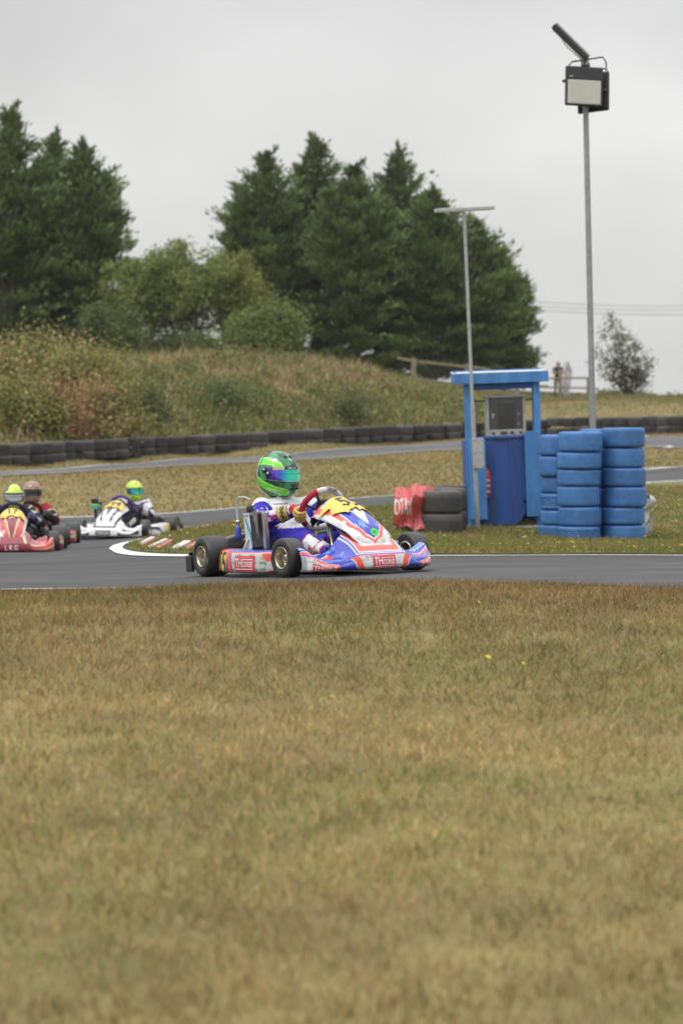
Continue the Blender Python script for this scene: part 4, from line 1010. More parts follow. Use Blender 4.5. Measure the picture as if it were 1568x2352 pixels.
for a in (((912, 822, 107.9), (950, 829, 107.3)), ((950, 829, 107.0), (1115, 847, 107.0)), ((1110, 847, 107.0), (1190, 866, 106.5)), ((912, 863, 107.9), (950, 872, 107.3)), ((950, 870, 107.0), (1100, 889, 107.0)), ((1100, 889, 107.0), (1186, 907, 106.5))): rail(*a, fe, o0, .11)
mb = MB()
for i in range(26):
    t = i / 25; a = P(952 + 165 * t, 831 + 17 * t, 107.15) - o0; b = P(952 + 165 * t, 872 + 17 * t, 107.15) - o0; mb.tube([a, b], .008, (.1, .1, .1), 'metal', 4, caps=False)
for j in range(5):
    t = j / 5; mb.tube([P(952, 833 + 40 * t, 107.15) - o0, P(1117, 848 + 40 * t, 107.15) - o0], .008, (.1, .1, .1), 'metal', 4, caps=False)
mb.build('wire_mesh', fe)
f2 = empty('rail_fence', on(1300, 127), 0, 'short level stretch of wooden rail fence the spectator leans on', 'fence'); o0 = f2.location
for a in ((1285, 848, 921, 127), (1350, 868, 912, 127)): post(*a, f2, .16, o0)
for a in (((1186, 884, 127.3), (1259, 887, 126.9)), ((1259, 869, 126.9), (1351, 868, 126.9)), ((1215, 889, 126.9), (1351, 891.5, 126.9)), ((1366, 890, 126.9), (1400, 918, 126.9))): rail(*a, f2, o0, .09)
# feather flag
fb = on(1298, 129.5); o0 = fb; mb = MB(); pts = []
def ff(u, v):
    yy = 926 - 95 * v; bend = 14 * v ** 3
    xl = 1292 - 2 * v + bend * .9; xr = 1302 + 5 * math.sin(v * 2.2) + 8 * v; xr = xl + (xr - xl) * (1 if v < .8 else max(.03, (1 - v) / .2) ** .6)
    return P(xl + (xr - xl) * u, yy, 129.5 + .15 * math.sin(u * 5 + v * 3)) - o0
mb.grid(ff, 10, 40, lambda u, v: (.35, .33, .38) if v > .75 else ((.50, .47, .55) if u > .5 else (.6, .58, .6)), 'fabric', .01, (.5, .5, .5))
ft = empty('feather_flag', fb, 0, 'pale grey feather flag behind the spectator at the fence', 'flag'); mb.build('sail', ft)
mb = MB(); mb.tube([P(1292, 930, 129.5) - o0, P(1291, 880, 129.5) - o0, P(1292, 845, 129.5) - o0, P(1298, 834, 129.5) - o0, P(1307, 831, 129.5) - o0], .02, (.1, .1, .1), 'plastic', 6); mb.build('pole', ft)
# overhead power lines
for sy0, sy1, d, lab in ((690, 690, 230, 'topmost overhead power line crossing the pale sky at the right'), (700, 698, 228, 'middle overhead power line crossing the pale sky at the right'), (708, 711, 226, 'lowest overhead power line crossing the pale sky at the right')):
    a = P(1150, sy0, d); b = P(1900, sy1, d); mb = MB()
    mb.tube([a.lerp(b, t) - a + Vector((0, 0, -.5 * math.sin(math.pi * t))) for t in [i / 20 for i in range(21)]], .028, (.22, .22, .22), 'plastic', 5); mb.build('power_line', loc=a, label=lab, cat='cable', group='overhead power lines')
# ================================================================== HELPERS FOR FIGURES
def crom(pts, t):
    n = len(pts) - 1; x = min(max(t, 0), 1) * n; i = min(int(x), n - 1); f = x - i
    g = lambda k: pts[min(max(k, 0), n)]
    p0, p1, p2, p3 = g(i - 1), g(i), g(i + 1), g(i + 2)
    return tuple(.5 * (2 * b + (c - a) * f + (2 * a - 5 * b + 4 * c - d) * f * f + (3 * b - a - 3 * c + d) * f ** 3) for a, b, c, d in zip(p0, p1, p2, p3))
def lerpk(ks, t):
    for (a, va), (b, vb) in zip(ks, ks[1:]):
        if t <= b: return va + (vb - va) * max(0, (t - a) / (b - a))
    return ks[-1][1]
def sst(a, b, x): t = min(1, max(0, (x - a) / (b - a))); return t * t * (3 - 2 * t)
def union(caps, voxel=.009, smooth=4, fac=.5):
    mb = MB()
    for c in caps: mb.capsule(*c[:4])
    me = mb.mesh('tmp'); o = bpy.data.objects.new('tmp', me); COL.objects.link(o)
    m = o.modifiers.new('r', 'REMESH'); m.mode = 'VOXEL'; m.voxel_size = voxel; m.adaptivity = 0
    s = o.modifiers.new('s', 'SMOOTH'); s.factor = fac; s.iterations = smooth
    bpy.context.view_layer.update(); ev = o.evaluated_get(bpy.context.evaluated_depsgraph_get()); em = ev.to_mesh()
    V = np.empty(len(em.vertices) * 3, 'f'); em.vertices.foreach_get('co', V); V = V.reshape(-1, 3)
    fs = [tuple(p.vertices) for p in em.polygons]; Nn = np.array([tuple(v.normal) for v in em.vertices])
    ev.to_mesh_clear(); bpy.data.objects.remove(o); bpy.data.meshes.remove(me)
    return V, fs, Nn
def nearest(V, caps):
    best = np.full(len(V), 1e9); bi = np.zeros(len(V), int); bt = np.zeros(len(V))
    for i, c in enumerate(caps):
        a = np.array(c[0]); b = np.array(c[1]); ab = b - a; L = max(1e-9, ab @ ab); t = np.clip(((V - a) @ ab) / L, 0, 1)
        d = np.linalg.norm(V - (a + t[:, None] * ab), axis=1) - (c[2] + (c[3] - c[2]) * t); k = d < best; best[k] = d[k]; bi[k] = i; bt[k] = t[k]
    return bi, bt
def wrinkle(V, N_, amp, sc, st=(1, 1, 1)):
    out = V.copy()
    for i in range(len(V)):
        p = Vector((V[i, 0] * sc * st[0], V[i, 1] * sc * st[1], V[i, 2] * sc * st[2])); q = noise.noise(p) ; q2 = noise.noise(p * 2.1 + Vector((5, 3, 1)))
        out[i] += N_[i] * (amp * ((1 - abs(q) * 2.2) * .7 + .4 * q2))
    return out

def poly_on(mb, poly, fn, step, col, m='paint', off=0, thick=.004):
    b = dens([Vector(p) for p in poly], step); n = len(b); pl = [(p.x, p.y) for p in b]
    xs = [p[0] for p in pl]; ys = [p[1] for p in pl]; gx, gy = np.meshgrid(np.arange(min(xs), max(xs), step), np.arange(min(ys), max(ys), step)); gx = gx.ravel(); gy = gy.ravel()
    k = inpoly(gx, gy, pl); pts = b + [Vector((x, y)) for x, y in zip(gx[k], gy[k])]
    r = delaunay_2d_cdt(pts, [(i, (i + 1) % n) for i in range(n)], [], 1, 1e-6)
    fs = [tuple(f) for f in r[2]]
    top = [fn(v.x, v.y, off + thick) for v in r[0]]; bot = [fn(v.x, v.y, off) for v in r[0]]
    mb.add(top, fs, col, m, True); mb.add(bot, [f[::-1] for f in fs], col, m, True)
    ring = [fn(v.x, v.y, off + thick) for v in b] + [fn(v.x, v.y, off) for v in b]
    mb.add(ring, [(i, (i + 1) % n, n + (i + 1) % n, n + i) for i in range(n)], col, m, False)
def offn(f):
    def g(a, b, off=0):
        p = Vector(f(a, b)); e = 1e-3
        n = (Vector(f(a + e, b)) - Vector(f(a - e, b))).cross(Vector(f(a, b + e)) - Vector(f(a, b - e)))
        if n.length > 0: n.normalize()
        return p + n * off
    return g
# ================================================================== KART BODY SURFACES (x forward, y left, z up)
def nose(u, v):
    U = abs(u); Xf = .945 - .085 * U * U - .13 * U ** 6
    Zr = .150 - .045 * sst(.3, .62, U) + .05 * sst(.74, 1, U)
    Xb = .665 - .03 * sst(.3, .5, U) + .01 * sst(.8, 1, U); Zb = .270 - .115 * sst(.30, .56, U) - .01 * sst(.5, .7, U) + .055 * sst(.76, 1, U)
    t = crom([(Xf - .035, .034), (Xf, .056), (Xf - .006, Zr - .03), (Xf - .03, Zr), ((Xf + Xb) / 2, Zr * .45 + Zb * .55 + .008 - .02 * sst(.35, .6, U) * (1 - sst(.8, 1, U))), (Xb, Zb)], v)
    x, z = t
    if U > .93: k = (U - .93) / .07; x -= .02 * k * k; z = z + (.10 - z) * .10 * k * k
    return (x, .488 * u * (1 - .03 * v * U), z)
def thp(a, b, base=(.66, .67, .67), dk=(.36, .38, .40)):
    ca, cb = a / .034, b / .020; fa, fb = ca % 1, cb % 1; h = (int(math.floor(ca)) * 7 + int(math.floor(cb)) * 13) % 5
    if fb < .16 or fa < .10: return base
    if h in (0, 3): return dk if (fa < .2 or fa > .88 or fb < .3 or fb > .85 or abs(fb - .55) < .10) else base
    if h == 1: return tuple(.75 * x for x in base) if (abs(fa - .5) < .12 or fb > .78) else base
    return base
BLU = (.030, .045, .42); NAV = (.018, .012, .16); ORG = (.78, .085, .06); WHT = (.68, .69, .69); GRYB = (.30, .32, .34)
LBL = (.10, .22, .60)
def streak(a, b):
    n = noise.noise(Vector((a * 5, b * 14, 2.2))); return n
def nose55(u, v):
    U = abs(u); y = u * .535; z = v
    if v < .07: return (.20, .20, .21)
    f = v / .5
    if v < .52:
        wi = .235 + .13 * f
        if U < wi and v > .10:
            if v > .47: return ORG
            return thp(y + 1, v * .32)
        if U < wi + .095: return ORG
        if U < wi + .108: return WHT
        if U < .60 + .04 * f: return BLU if streak(u, v) < .33 else LBL
        if U > .97: return GRYB
        g = .30 + .16 * sst(.6, 1, U)
        if v < g: 
            if U < .66: return ORG
            return thp(y + 1, v * .32)
        if v < g + .09: return ORG
        if v < g + .11: return WHT
        return NAV if U > .8 else BLU
    if U < .46:
        t = max(U / .40, (1 - v) / .46)
        if t < .62: return thp(y + 1, v * .3)
        if t < .80: return ORG
        if t < .84: return WHT
        if t < .93: return BLU
        if t < .965: return WHT
        return BLU
    if U > .58:
        w = (v - .55) / .45 + (U - .8) * 1.2
        if .28 < w < .52: return ORG
        if .52 < w < .57 or .80 < w < .84: return WHT
        if w >= .84: return LBL
    return BLU if streak(u, v) < .30 else LBL
PC = [(.235, .43), (.265, .488), (.33, .508), (.42, .492), (.52, .458), (.62, .416), (.71, .368), (.78, .312), (.825, .245), (.85, .185)]
def panel(s, w):
    x, z = crom(PC, s); hw = lerpk([(0, .115), (.08, .145), (.3, .176), (.6, .162), (.82, .148), (.92, .115), (.97, .078), (1.0, .02)], s); k = lerpk([(0, .115), (.3, .125), (.6, .085), (.85, .035), (1, .0)], s)
    W = abs(w); ridge = 0
    if .40 < s < .74 and W < .5: ridge = .009 * math.cos(w * 22) * sst(.40, .5, s) * (1 - sst(.58, .74, s)) * (1 - W * 1.6)
    return (x - .04 * W ** 2.2 * (1 - s), w * hw, z - k * W ** 2.3 + ridge)
def panel55(s, w):
    W = abs(w)
    if W > .965: return GRYB
    if s < .24:
        if W > .62: return ORG if s > .05 else WHT
        t = (w * 4 + 10) % 1; q = s / .24
        if abs(t - .5) * 2 < q * .8: return (.06, .09, .42) if int((w * 4 + 10)) % 2 else (.16, .30, .62)
        return (.62, .66, .72) if q < .55 else NAV
    c = .62 - .30 * sst(.66, .88, s)     # half width of the blue field
    if s < .42 and W > .55:
        if .76 < W + (s - .24) * .5 < .93: return ORG
        return thp(s * .7, w * .16 + 1)
    if s < .74:
        lim = .62 * (1 - max(0, s - .3) / .44) 
        if W < lim: return (.66, .66, .64)
        if W < lim + .03: return (.4, .45, .6)
    if s < .90 - W * .18 and W < c:
        st = noise.noise(Vector((s * 9, w * 5, 1))); return LBL if st > .28 else BLU
    if s < .92 - W * .16 and W < c + .035: return WHT
    if s < .955 - W * .16 and W < c + .20 and not (.58 < s < .63 and W > c + .1): return ORG
    if s < .955 - W * .16 and W < c + .225: return WHT
    return thp(s * .7, w * .16 + 1)
def podf(side):
    def f(u, v):
        x = -.34 + .70 * u; Y = .588 - .13 * sst(.70, 1, u) ** 1.6 - .02 * sst(.12, 0, u); 
        top = .190 - .012 * u; dz = -.03 * sst(.9, 1, u)
        y, z = crom([(Y - .04, .028), (Y - .004, .04), (Y, .095), (Y - .008, .15), (Y - .03, top - .008 + dz), (Y - .09, top + dz), (Y - .19, top - .006 + dz)], v)
        if u > .93: k = (u - .93) / .07; z = z + (.10 - z) * .35 * k * k; y -= .03 * k * k
        return (x, side * y, z)
    return f
YEL = (.70, .50, .10)
def pod55(u, v):
    if u < .015: return (.3, .02, .03)
    if u < .215 and v < .62: return YEL
    if u > .93: return (.60, .60, .59)
    if v > .78: return (.5, .5, .5) if u > .9 else (ORG if u < .1 else (BLU if streak(u * 2, v) < .3 else LBL))
    if v > .62: return BLU if u > .2 else ORG
    if v < .05: return NAV
    a = u + (v - .3) * .12
    if a < .24: return ORG if v > .5 else NAV
    if a < .315: return ORG
    if a < .335: return NAV if v > .12 else ORG
    if a < .34: return WHT
    if v < .13: return NAV if a < .66 else ORG
    if v > .55: return ORG
    if a > .86 + (.3 - abs(v - .3)) * .1: return ORG if v > .35 else (ORG if v < .2 else (.60, .60, .59))
    return thp(u * .7, v * .22, (.52, .57, .54), (.22, .26, .26))
# themes for the other karts
def T_nose_white(u, v):
    U = abs(u)
    if v < .08: return (.03, .03, .03)
    if v < .5:
        if U < .22 and .16 < v < .42: return (.03, .03, .035)
        if .42 < U < .95 and abs(v - .28 - (U - .4) * .1) < .09: return (.02, .02, .025)
        return (.72, .72, .74)
    if U < .40:
        t = max(U / .36, (1 - v) / .4)
        return (.03, .03, .03) if .75 < t < .95 else (.72, .72, .74)
    if .5 < U < .85 and .6 < v < .8: return (.1, .1, .11)
    return (.72, .72, .74)
def T_panel_white(s, w):
    W = abs(w)
    if s < .3: return (.50, .50, .52) if W > .75 else (.05, .05, .06)
    if s < .75 and W < .55 * (1 - (s - .3) / .5): return (.12, .11, .13)
    if abs(W - (.75 - .5 * (s - .3))) < .12 and s < .9: return (.05, .05, .06) if (s * 7) % 1 > .5 else (.25, .25, .26)
    return (.72, .72, .74)
def T_pod_white(u, v):
    if u < .42: return YEL if v < .65 else (.6, .6, .6)
    return (.05, .05, .06) if abs(v - .3 - .15 * math.sin(u * 9)) < .07 else (.66, .66, .68)
CR = (.40, .030, .045); CRD = (.22, .015, .03); CRM = (.60, .46, .26); RO = (.52, .055, .05)
def T_nose_red(u, v):
    U = abs(u)
    if v < .08: return (.03, .03, .03)
    if v < .5:
        if U > .5 and abs(v - .12 - (U - .5) * .45) < .035: return CRM
        if abs(v - .13) < .025 and U > .3: return CRM
        return CRD if (U < .45) else (RO if U > .75 else CR)
    if U < .44:
        if abs(U - (.34 - (v - .5) * .2)) < .03: return CRM
        return CRD if v < .8 else CR
    if abs((v - .5) - (U - .45) * .6) < .05: return CRM
    return CR if U < .7 else RO
def T_panel_red(s, w):
    W = abs(w)
    if W > .86: return (.55, .5, .5)
    if s < .24: return (.45, .10, .08)
    if s < .32: return (.50, .30, .10) if (W < .5) else (CRM if W < .58 else CR)
    if s < .56 and W < .3 - (s - .32) * .3: return (.62, .58, .56)
    if abs(W - (.62 - .7 * (s - .35))) < .06: return CRM
    if W < .5 - .6 * (s - .35): return CRD
    return RO if s > .6 else CR
def T_pod_red(u, v):
    if u < .42: return YEL if v < .65 else CR
    return CRM if abs(v - .35 - .2 * (u - .5)) < .05 else (CR if v > .3 else CRD)

def wheel(par, x, y, side, r, w, steer, rimc, name='wheel', hubc=(.45, .40, .30)):
    M_ = Matrix.Translation((x, y, r - .003)) @ Matrix.Rotation(steer, 4, 'Z') @ Matrix.Rotation(R(90) * (1 if side < 0 else -1), 4, 'X')
    h = w / 2; mb = MB()
    mb.lathe([(.001, h - .075), (.018, h - .075), (.022, h - .070), (.022, h - .045), (.028, h - .044), (.028, h - .03), (.012, h - .028), (.001, h - .028)], hubc, 'metal', 16, M_)
    for k in range(3):
        a = k * 2.094; mb.lathe([(.001, h - .035), (.006, h - .035), (.006, h - .05)], (.12, .12, .12), 'metal', 8, M_ @ Matrix.Translation((.034 * math.cos(a), .034 * math.sin(a), .0)))
    wo = mb.build(name, par); mb = MB()
    rb = .072; rs = r
    prof = [(rb, -h * .86), (rb + .012, -h * .97), (r * .74, -h * 1.0), (r * .88, -h * .97), (r * .955, -h * .86), (r * .99, -h * .66), (r * .997, -h * .4), (r, 0), (r * .997, h * .4), (r * .99, h * .66), (r * .955, h * .86), (r * .88, h * .97), (r * .74, h * 1.0), (rb + .012, h * .97), (rb, h * .86)]
    tc = (.028, .027, .027); cols = [tc] * 15
    for k in (6, 7, 8): cols[k] = (.034, .032, .031)
    mb.lathe(prof, tc, 'slick', 48, M_, cols=cols)
    for (rr, hh) in ((r * .70, h * 1.003),):   # raised marking ring
        mb.lathe([(rr, hh - .002), (rr + .002, hh), (rr + .004, hh - .002)], (.05, .05, .05), 'slick', 48, M_)
    a0 = 1.1 + x * 3
    vs = []; 
    for k in range(7):
        a = a0 + k * .06
        for q in (.80, .835): vs.append((r * q * math.cos(a), r * q * math.sin(a), h * .995 + .0015))
    mb.add(vs, [(2 * k, 2 * k + 1, 2 * k + 3, 2 * k + 2) for k in range(6)], (.45, .45, .43), 'slick', False, M_)
    mb.build('tyre', wo); mb = MB()
    mb.lathe([(rb + .0005, h * .84), (rb + .004, h * .93), (rb + .001, h * .965), (rb - .006, h * .95), (rb - .010, h * .8), (rb - .013, h - .055), (rb - .018, h - .062), (.030, h - .070), (.022, h - .071)], rimc, 'metal', 40, M_)
    mb.lathe([(rb - .010, -h * .9), (rb + .003, -h * .93), (rb, -h * .84)], rimc, 'metal', 32, M_); mb.lathe([(rb - .011, -h * .9), (rb - .014, h - .062)], rimc, 'metal', 32, M_)
    mb.build('rim', wo); return wo

def make_kart(label, M0, th, steer=R(6), group='racing karts on the track', cam_=False):
    k = empty('racing_kart', (0, 0, 0), 0, label, 'kart', group); k.matrix_world = M0
    def part(name, fn, par=None, **kw):
        mb = MB(); fn(mb); return mb.build(name, par or k, **kw)
    RX, FX, RY, FY = -.505, .505, .535, .472
    for s in (-1, 1):
        wheel(k, RX, s * RY, s, .142, .188, 0, th['rim']); wheel(k, FX, s * FY, s, .132, .128, steer, th['rim'])
    fc = th['frame']
    def f(mb):
        for s in (-1, 1):
            mb.tube([(-.62, s * .30, .07), (-.3, s * .30, .055), (.1, s * .24, .05), (.38, s * .16, .05), (.55, s * .19, .06), (.66, s * .20, .09)], .015, fc, 'paint', 10)
            mb.tube([(.35, s * .16, .05), (.46, s * .30, .06), (.505, s * .38, .09)], .014, fc, 'paint', 8)
            mb.tube([(-.26, s * .30, .06), (-.26, s * .50, .07), (.20, s * .50, .07), (.26, s * .25, .055)], .010, (.35, .35, .36), 'metal', 8)
            mb.tube([(-.24, s * .30, .10), (-.24, s * .50, .14), (.20, s * .47, .14), (.24, s * .26, .09)], .010, (.35, .35, .36), 'metal', 8)
            mb.lathe([(.014, -.03), (.02, -.03), (.02, .03), (.014, .03)], (.4, .4, .42), 'metal', 12, Matrix.Translation((.505, s * .39, .12)))
            mb.tube([(.505, s * .39, .12), (.505, s * .44, .127)], .012, (.5, .5, .52), 'metal', 8)
            mb.tube([(.47, s * .38, .12), (.44, s * .05, .12)], .006, (.3, .3, .32), 'metal', 6)
        mb.tube([(-.505, -.52, .137), (-.505, .52, .137)], .02, (.22, .22, .24), 'metal', 12)
        mb.tube([(-.25, -.30, .055), (-.25, .30, .055)], .015, fc, 'paint', 8); mb.tube([(.30, -.18, .05), (.30, .18, .05)], .014, fc, 'paint', 8)
        mb.tube([(-.62, -.30, .07), (-.62, .30, .07)], .014, fc, 'paint', 8)
    part('chassis_frame', f)
    part('floor_tray', lambda mb: mb.prism([(-.22, -.24), (.3, -.2), (.62, -.2), (.62, .2), (.3, .2), (-.22, .24)], .027, .031, (.10, .10, .105), 'metal'))
    def f(mb):
        for s in (-1, 1):
            mb.tube([(.66, s * .20, .09), (.76, s * .20, .10), (.83, s * .15, .10), (.85, 0, .10)], .010, (.45, .45, .46), 'metal', 8)
            mb.tube([(.48, s * .17, .17), (.60, s * .24, .205), (.67, s * .27, .20)], .0095, (.55, .55, .56), 'metal', 8)
            mb.tube([(.50, s * .13, .13), (.58, s * .13, .22), (.66, s * .16, .24), (.71, s * .18, .2)], .012, (.06, .06, .065), 'plastic', 8)
    part('bumper_bars', f)
    n_ = part('front_bumper', lambda mb: (mb.grid(nose, 150, 44, th['nose'], 'paint', .005, (.02, .02, .02), u=(-1, 1)), th['noset'](mb) if 'noset' in th else None))
    part('front_panel', lambda mb: (mb.grid(lambda s, w: panel(s, w), 100, 90, th['panel'], 'paint', .004, (.02, .02, .02), u=(0, 1), v=(-1, 1)), th['panelt'](mb) if 'panelt' in th else None))
    pn = offn(panel)
    def f(mb):   # dark dash closing the back of the panel
        n = 16; arch = [Vector(panel(.03, -1 + 2 * i / n)) for i in range(n + 1)]; vs = []
        for a_ in arch: vs += [a_ - Vector((0, 0, .004)), Vector((a_.x + .05, a_.y * .8, .37))]
        mb.add(vs, [(2 * i, 2 * i + 1, 2 * i + 3, 2 * i + 2) for i in range(n)], (.03, .03, .032), 'plastic', True)
        mb.tube([Vector(panel(.0, -.9 + 1.8 * i / 12)) + Vector((-.012, 0, .004)) for i in range(13)], .012, (.035, .035, .038), 'plastic', 8)
    part('dash', f)
    def f(mb):
        pl = [(.35, -1.0), (.385, -.66), (.46, -.80), (.56, -.36), (.51, -.2), (.545, .35), (.49, .5), (.53, .84), (.40, .86), (.28, .55), (.25, .1), (.265, -.35), (.30, -.66)]
        poly_on(mb, pl, pn, .03, YEL, 'vinyl', .010, .004)
        nb = th['num']; wd = th.get('numw', .62)
        if nb: text_on(mb, nb, lambda u, v: pn(.475 - .175 * v, -wd / 2 + .06 + wd * u, .0165), (.03, .028, .03), 'vinyl')
    part('number_plate', f)
    for s in (-1, 1):
        pf = podf(s)
        def f(mb):
            mb.grid(pf, 110, 40, th['pod'], 'paint', -.004 * s, (.03, .03, .03))
            on_ = offn(pf); sg = 1 if s < 0 else -1
            # end cap of the box
            if th['podnum']: text_on(mb, th['podnum'], (lambda u, v: on_(.028 + .175 * u, .08 + .52 * v, .003)) if s < 0 else (lambda u, v: on_(.203 - .175 * u, .08 + .52 * v, -.003)), (.015, .015, .015), 'paint')
            if 'podt' in th: th['podt'](mb, on_, s)
        part('side_pod', f)
    # rear bumper: black plastic ends, pale middle
    def f(mb):
        def rb(u, v):
            y = (u * 2 - 1) * .62; U = abs(u * 2 - 1); bx = -.735 + .03 * U ** 4; x, z = crom([(bx + .06, .05), (bx, .055), (bx - .004, .115), (bx + .002, .165), (bx + .06, .17)], v); return (x, y, z)
        mb.grid(lambda u, v: rb(1 - u, v), 60, 16, (.022, .022, .024), 'plastic', .006, (.02, .02, .02))
        for s in (-1, 1): mb.rbox((-.70, s * .615, .09), (.09, .03, .115), (.022, .022, .024), 'plastic', .01)
        for s in (-1, 1): mb.tube([(-.62, s * .2, .08), (-.70, s * .2, .11)], .014, (.1, .1, .1), 'metal', 8)
    rb_ = part('rear_bumper', f)
    def f(mb):
        def rc(u, v):
            y = (u * 2 - 1) * .40; U = abs(u * 2 - 1); top = .285 - .05 * U ** 3; x, z = crom([(-.75, .09), (-.752, .15), (-.745, top - .02), (-.72, top), (-.67, top - .006), (-.655, .17), (-.655, .09)], v); return (x, y, z)
        mb.grid(lambda u, v: rc(u, v), 40, 26, lambda u, v: th['rc'](u, v), 'paint', .004, (.05, .05, .05))
        for s in (-1, 1): mb.rbox((-.70, s * .40, .165), (.088, .012, .135), th['rc'](.5, .5), 'paint', .006)
        if 'rct' in th: th['rct'](mb, rc)
    part('rear_fairing', f, rb_)
    # seat
    def seat(u, v):
        c = crom([(-.60, .46), (-.53, .30), (-.46, .14), (-.38, .06), (-.22, .045), (-.06, .06), (.0, .075)], v); U = u * 2 - 1
        up = crom([(.5, .5), (.75, .45), (.8, .6), (.5, .85), (.1, 1), (0, 1), (0, 1)], v); hgt = lerpk([(0, .05), (.3, .13), (.55, .22), (.75, .18), (1, .03)], v)
        k = abs(U) ** 3.2 * hgt; return (c[0] + up[0] * k, U * (.205 - .02 * sst(.6, 1, v)) , c[1] + up[1] * k)
    part('seat', lambda mb: mb.grid(seat, 30, 40, (.050, .050, .053), 'plastic', .006, (.045, .045, .048)))
    # steering
    Cw = Vector((.118, 0, .440)); nrm = Vector((-.85, 0, .527)); e1 = Vector((0, -1, 0)); e2 = Vector((.527, 0, .85)); Rw = .152
    def wp(ph, off=0): return Cw + (e1 * math.cos(ph) + e2 * math.sin(ph)) * (Rw + off)
    def f(mb):
        n = 64; r1, r2 = th['wheelc']
        pts = [wp(2 * math.pi * i / n) for i in range(n)]
        def cf(t):
            a = (t * 360 * (n - 1) / n) % 360
            return r1 if (a > 308 or a < 66 or 150 < a < 235) else r2
        mb.tube(pts, .0205, (1, 1, 1), 'fabric', 12, closed=True, colf=cf)
        poly = [(R(88), -1), (R(118), -1), (R(118), 1), (R(88), 1)]
    sw = part('steering_wheel', f)
    def f(mb):
        for ph in (R(15), R(165), R(270), R(60)):
            a = Cw - nrm * .02; b = wp(ph, -.012) ; mb.tube([a, a.lerp(b, .5) - nrm * .012, b], [.011, .009, .009], (.03, .03, .03), 'plastic', 6)
        mb.tube([Cw - nrm * .05, Cw - nrm * .0], .035, (.04, .04, .042), 'plastic', 14)
        # display
        mb.rbox(Cw + e2 * .045 - nrm * .01, (.03, .11, .07), (.03, .03, .032), 'plastic', .008, rot=Vector((0, 0, 1)).rotation_difference(e2).to_matrix())
    part('wheel_spokes', f, sw)
    if 'wheelt' in th:
        def f(mb):
            def q(u, v): 
                ph = R(90 + 27 * u); c = wp(ph); rad = (e1 * math.cos(ph) + e2 * math.sin(ph)); bb = (v - .5) * 1.2
                return c + (rad * math.cos(bb + .75) - nrm * math.sin(bb + .75)) * .0218
            mb.grid(lambda u, v: q(-.1 + 1.2 * u, -.35 + 1.7 * v), 12, 5, (.45, .42, .42), 'fabric'); 
            def q2(u, v):
                c = Vector(q(u, v)); ph = R(90 + 27 * u); return c + (c - wp(ph)).normalized() * .0016
            text_on(mb, th['wheelt'], lambda u, v: q2(u, 1 - v), (.25, .03, .06), 'fabric')
        part('wheel_label', f, sw)
    def f(mb):
        mb.tube([Cw - nrm * .05, (.50, 0, .20), (.53, 0, .09)], .0105, (.6, .6, .62), 'metal', 10)
        for s in (-1, 1): mb.tube([(.30, s * .04, .345), (.42, s * .09, .18), (.47, s * .12, .10)], .010, (.7, .7, .72), 'metal', 8)
        mb.rbox((.22, 0, .40), (.14, .10, .06), (.10, .09, .09), 'plastic', .02)
        for s, c in ((-1, (.35, .03, .05)), (1, (.35, .03, .05))): mb.lathe([(.012, -.015), (.016, -.015), (.016, .015), (.012, .015)], c, 'plastic', 10, Matrix.Translation((.30, s * .045, .24)))
        for s in (-1, 1): mb.tube([(.29, s * .045, .25), (.27, s * .05, .36)], .007, (.55, .55, .55), 'metal', 6); mb.tube([(.34, s * .05, .22), (.30, s * .06, .38)], .008, (.02, .22, .06), 'plastic', 6)
    part('steering_column', f)
    part('fuel_tank', lambda mb: mb.rbox((.33, 0, .115), (.28, .20, .15), (.42, .42, .38), 'plastic', .03))
    def f(mb):
        for s in (-1, 1): mb.tube([(.60, s * .13, .05), (.63, s * .13, .20), (.63, s * .19, .205)], .008, (.5, .5, .5), 'metal', 8)
    part('pedals', f)
    # engine on the right
    EC = Vector((-.23, -.335, .13))
    def f(mb):
        mb.rbox(EC, (.20, .13, .13), (.20, .20, .205), 'metal', .02)
        mb.lathe([(.05, 0), (.062, .01), (.06, .02), (.062, .03), (.06, .04), (.062, .05), (.06, .06), (.05, .075), (.045, .12), (.03, .13), (.001, .13)], (.26, .26, .25), 'metal', 24, Matrix.Translation(EC + Vector((.04, .0, .06))))
        mb.lathe([(.035, 0), (.04, .01), (.04, .04), (.03, .05), (.001, .05)], (.03, .03, .032), 'plastic', 16, Matrix.Translation(EC + Vector((.04, 0, .185))))
        mb.tube([EC + Vector((.04, 0, .23)), EC + Vector((.03, -.01, .27)), EC + Vector((-.03, .0, .26)), EC + Vector((-.08, .03, .18))], .006, (.03, .03, .03), 'plastic', 6)
        mb.lathe([(.001, 0), (.055, 0), (.06, .01), (.06, .04), (.045, .05), (.001, .05)], (.30, .30, .31), 'metal', 24, Matrix.Translation(EC + Vector((-.03, -.065, -.01))) @ Matrix.Rotation(R(90), 4, 'X'))
        mb.lathe([(.02, 0), (.028, .005), (.028, .05), (.022, .06)], (.25, .24, .22), 'metal', 14, Matrix.Translation(EC + Vector((.10, -.03, .05))) @ Matrix.Rotation(R(60), 4, 'Y'))
        mb.rbox(EC + Vector((.10, -.02, -.02)), (.05, .06, .10), (.05, .05, .055), 'plastic', .01)
        for a in ((.06, -.07, .02), (-.08, -.07, .03), (.1, -.06, .07), (.0, -.06, .08)): mb.sphere(EC + Vector(a), .011, (.35, .34, .32), 'metal', 8, 6)
    en = part('engine', f)
    part('exhaust_pipe', lambda mb: mb.tube([EC + Vector((-.08, .02, .08)), EC + Vector((-.16, .04, .10)), (-.50, -.26, .22), (-.62, -.12, .20), (-.64, .15, .18)], [.02, .026, .042, .045, .035], (.22, .19, .16), 'metal', 14), en)
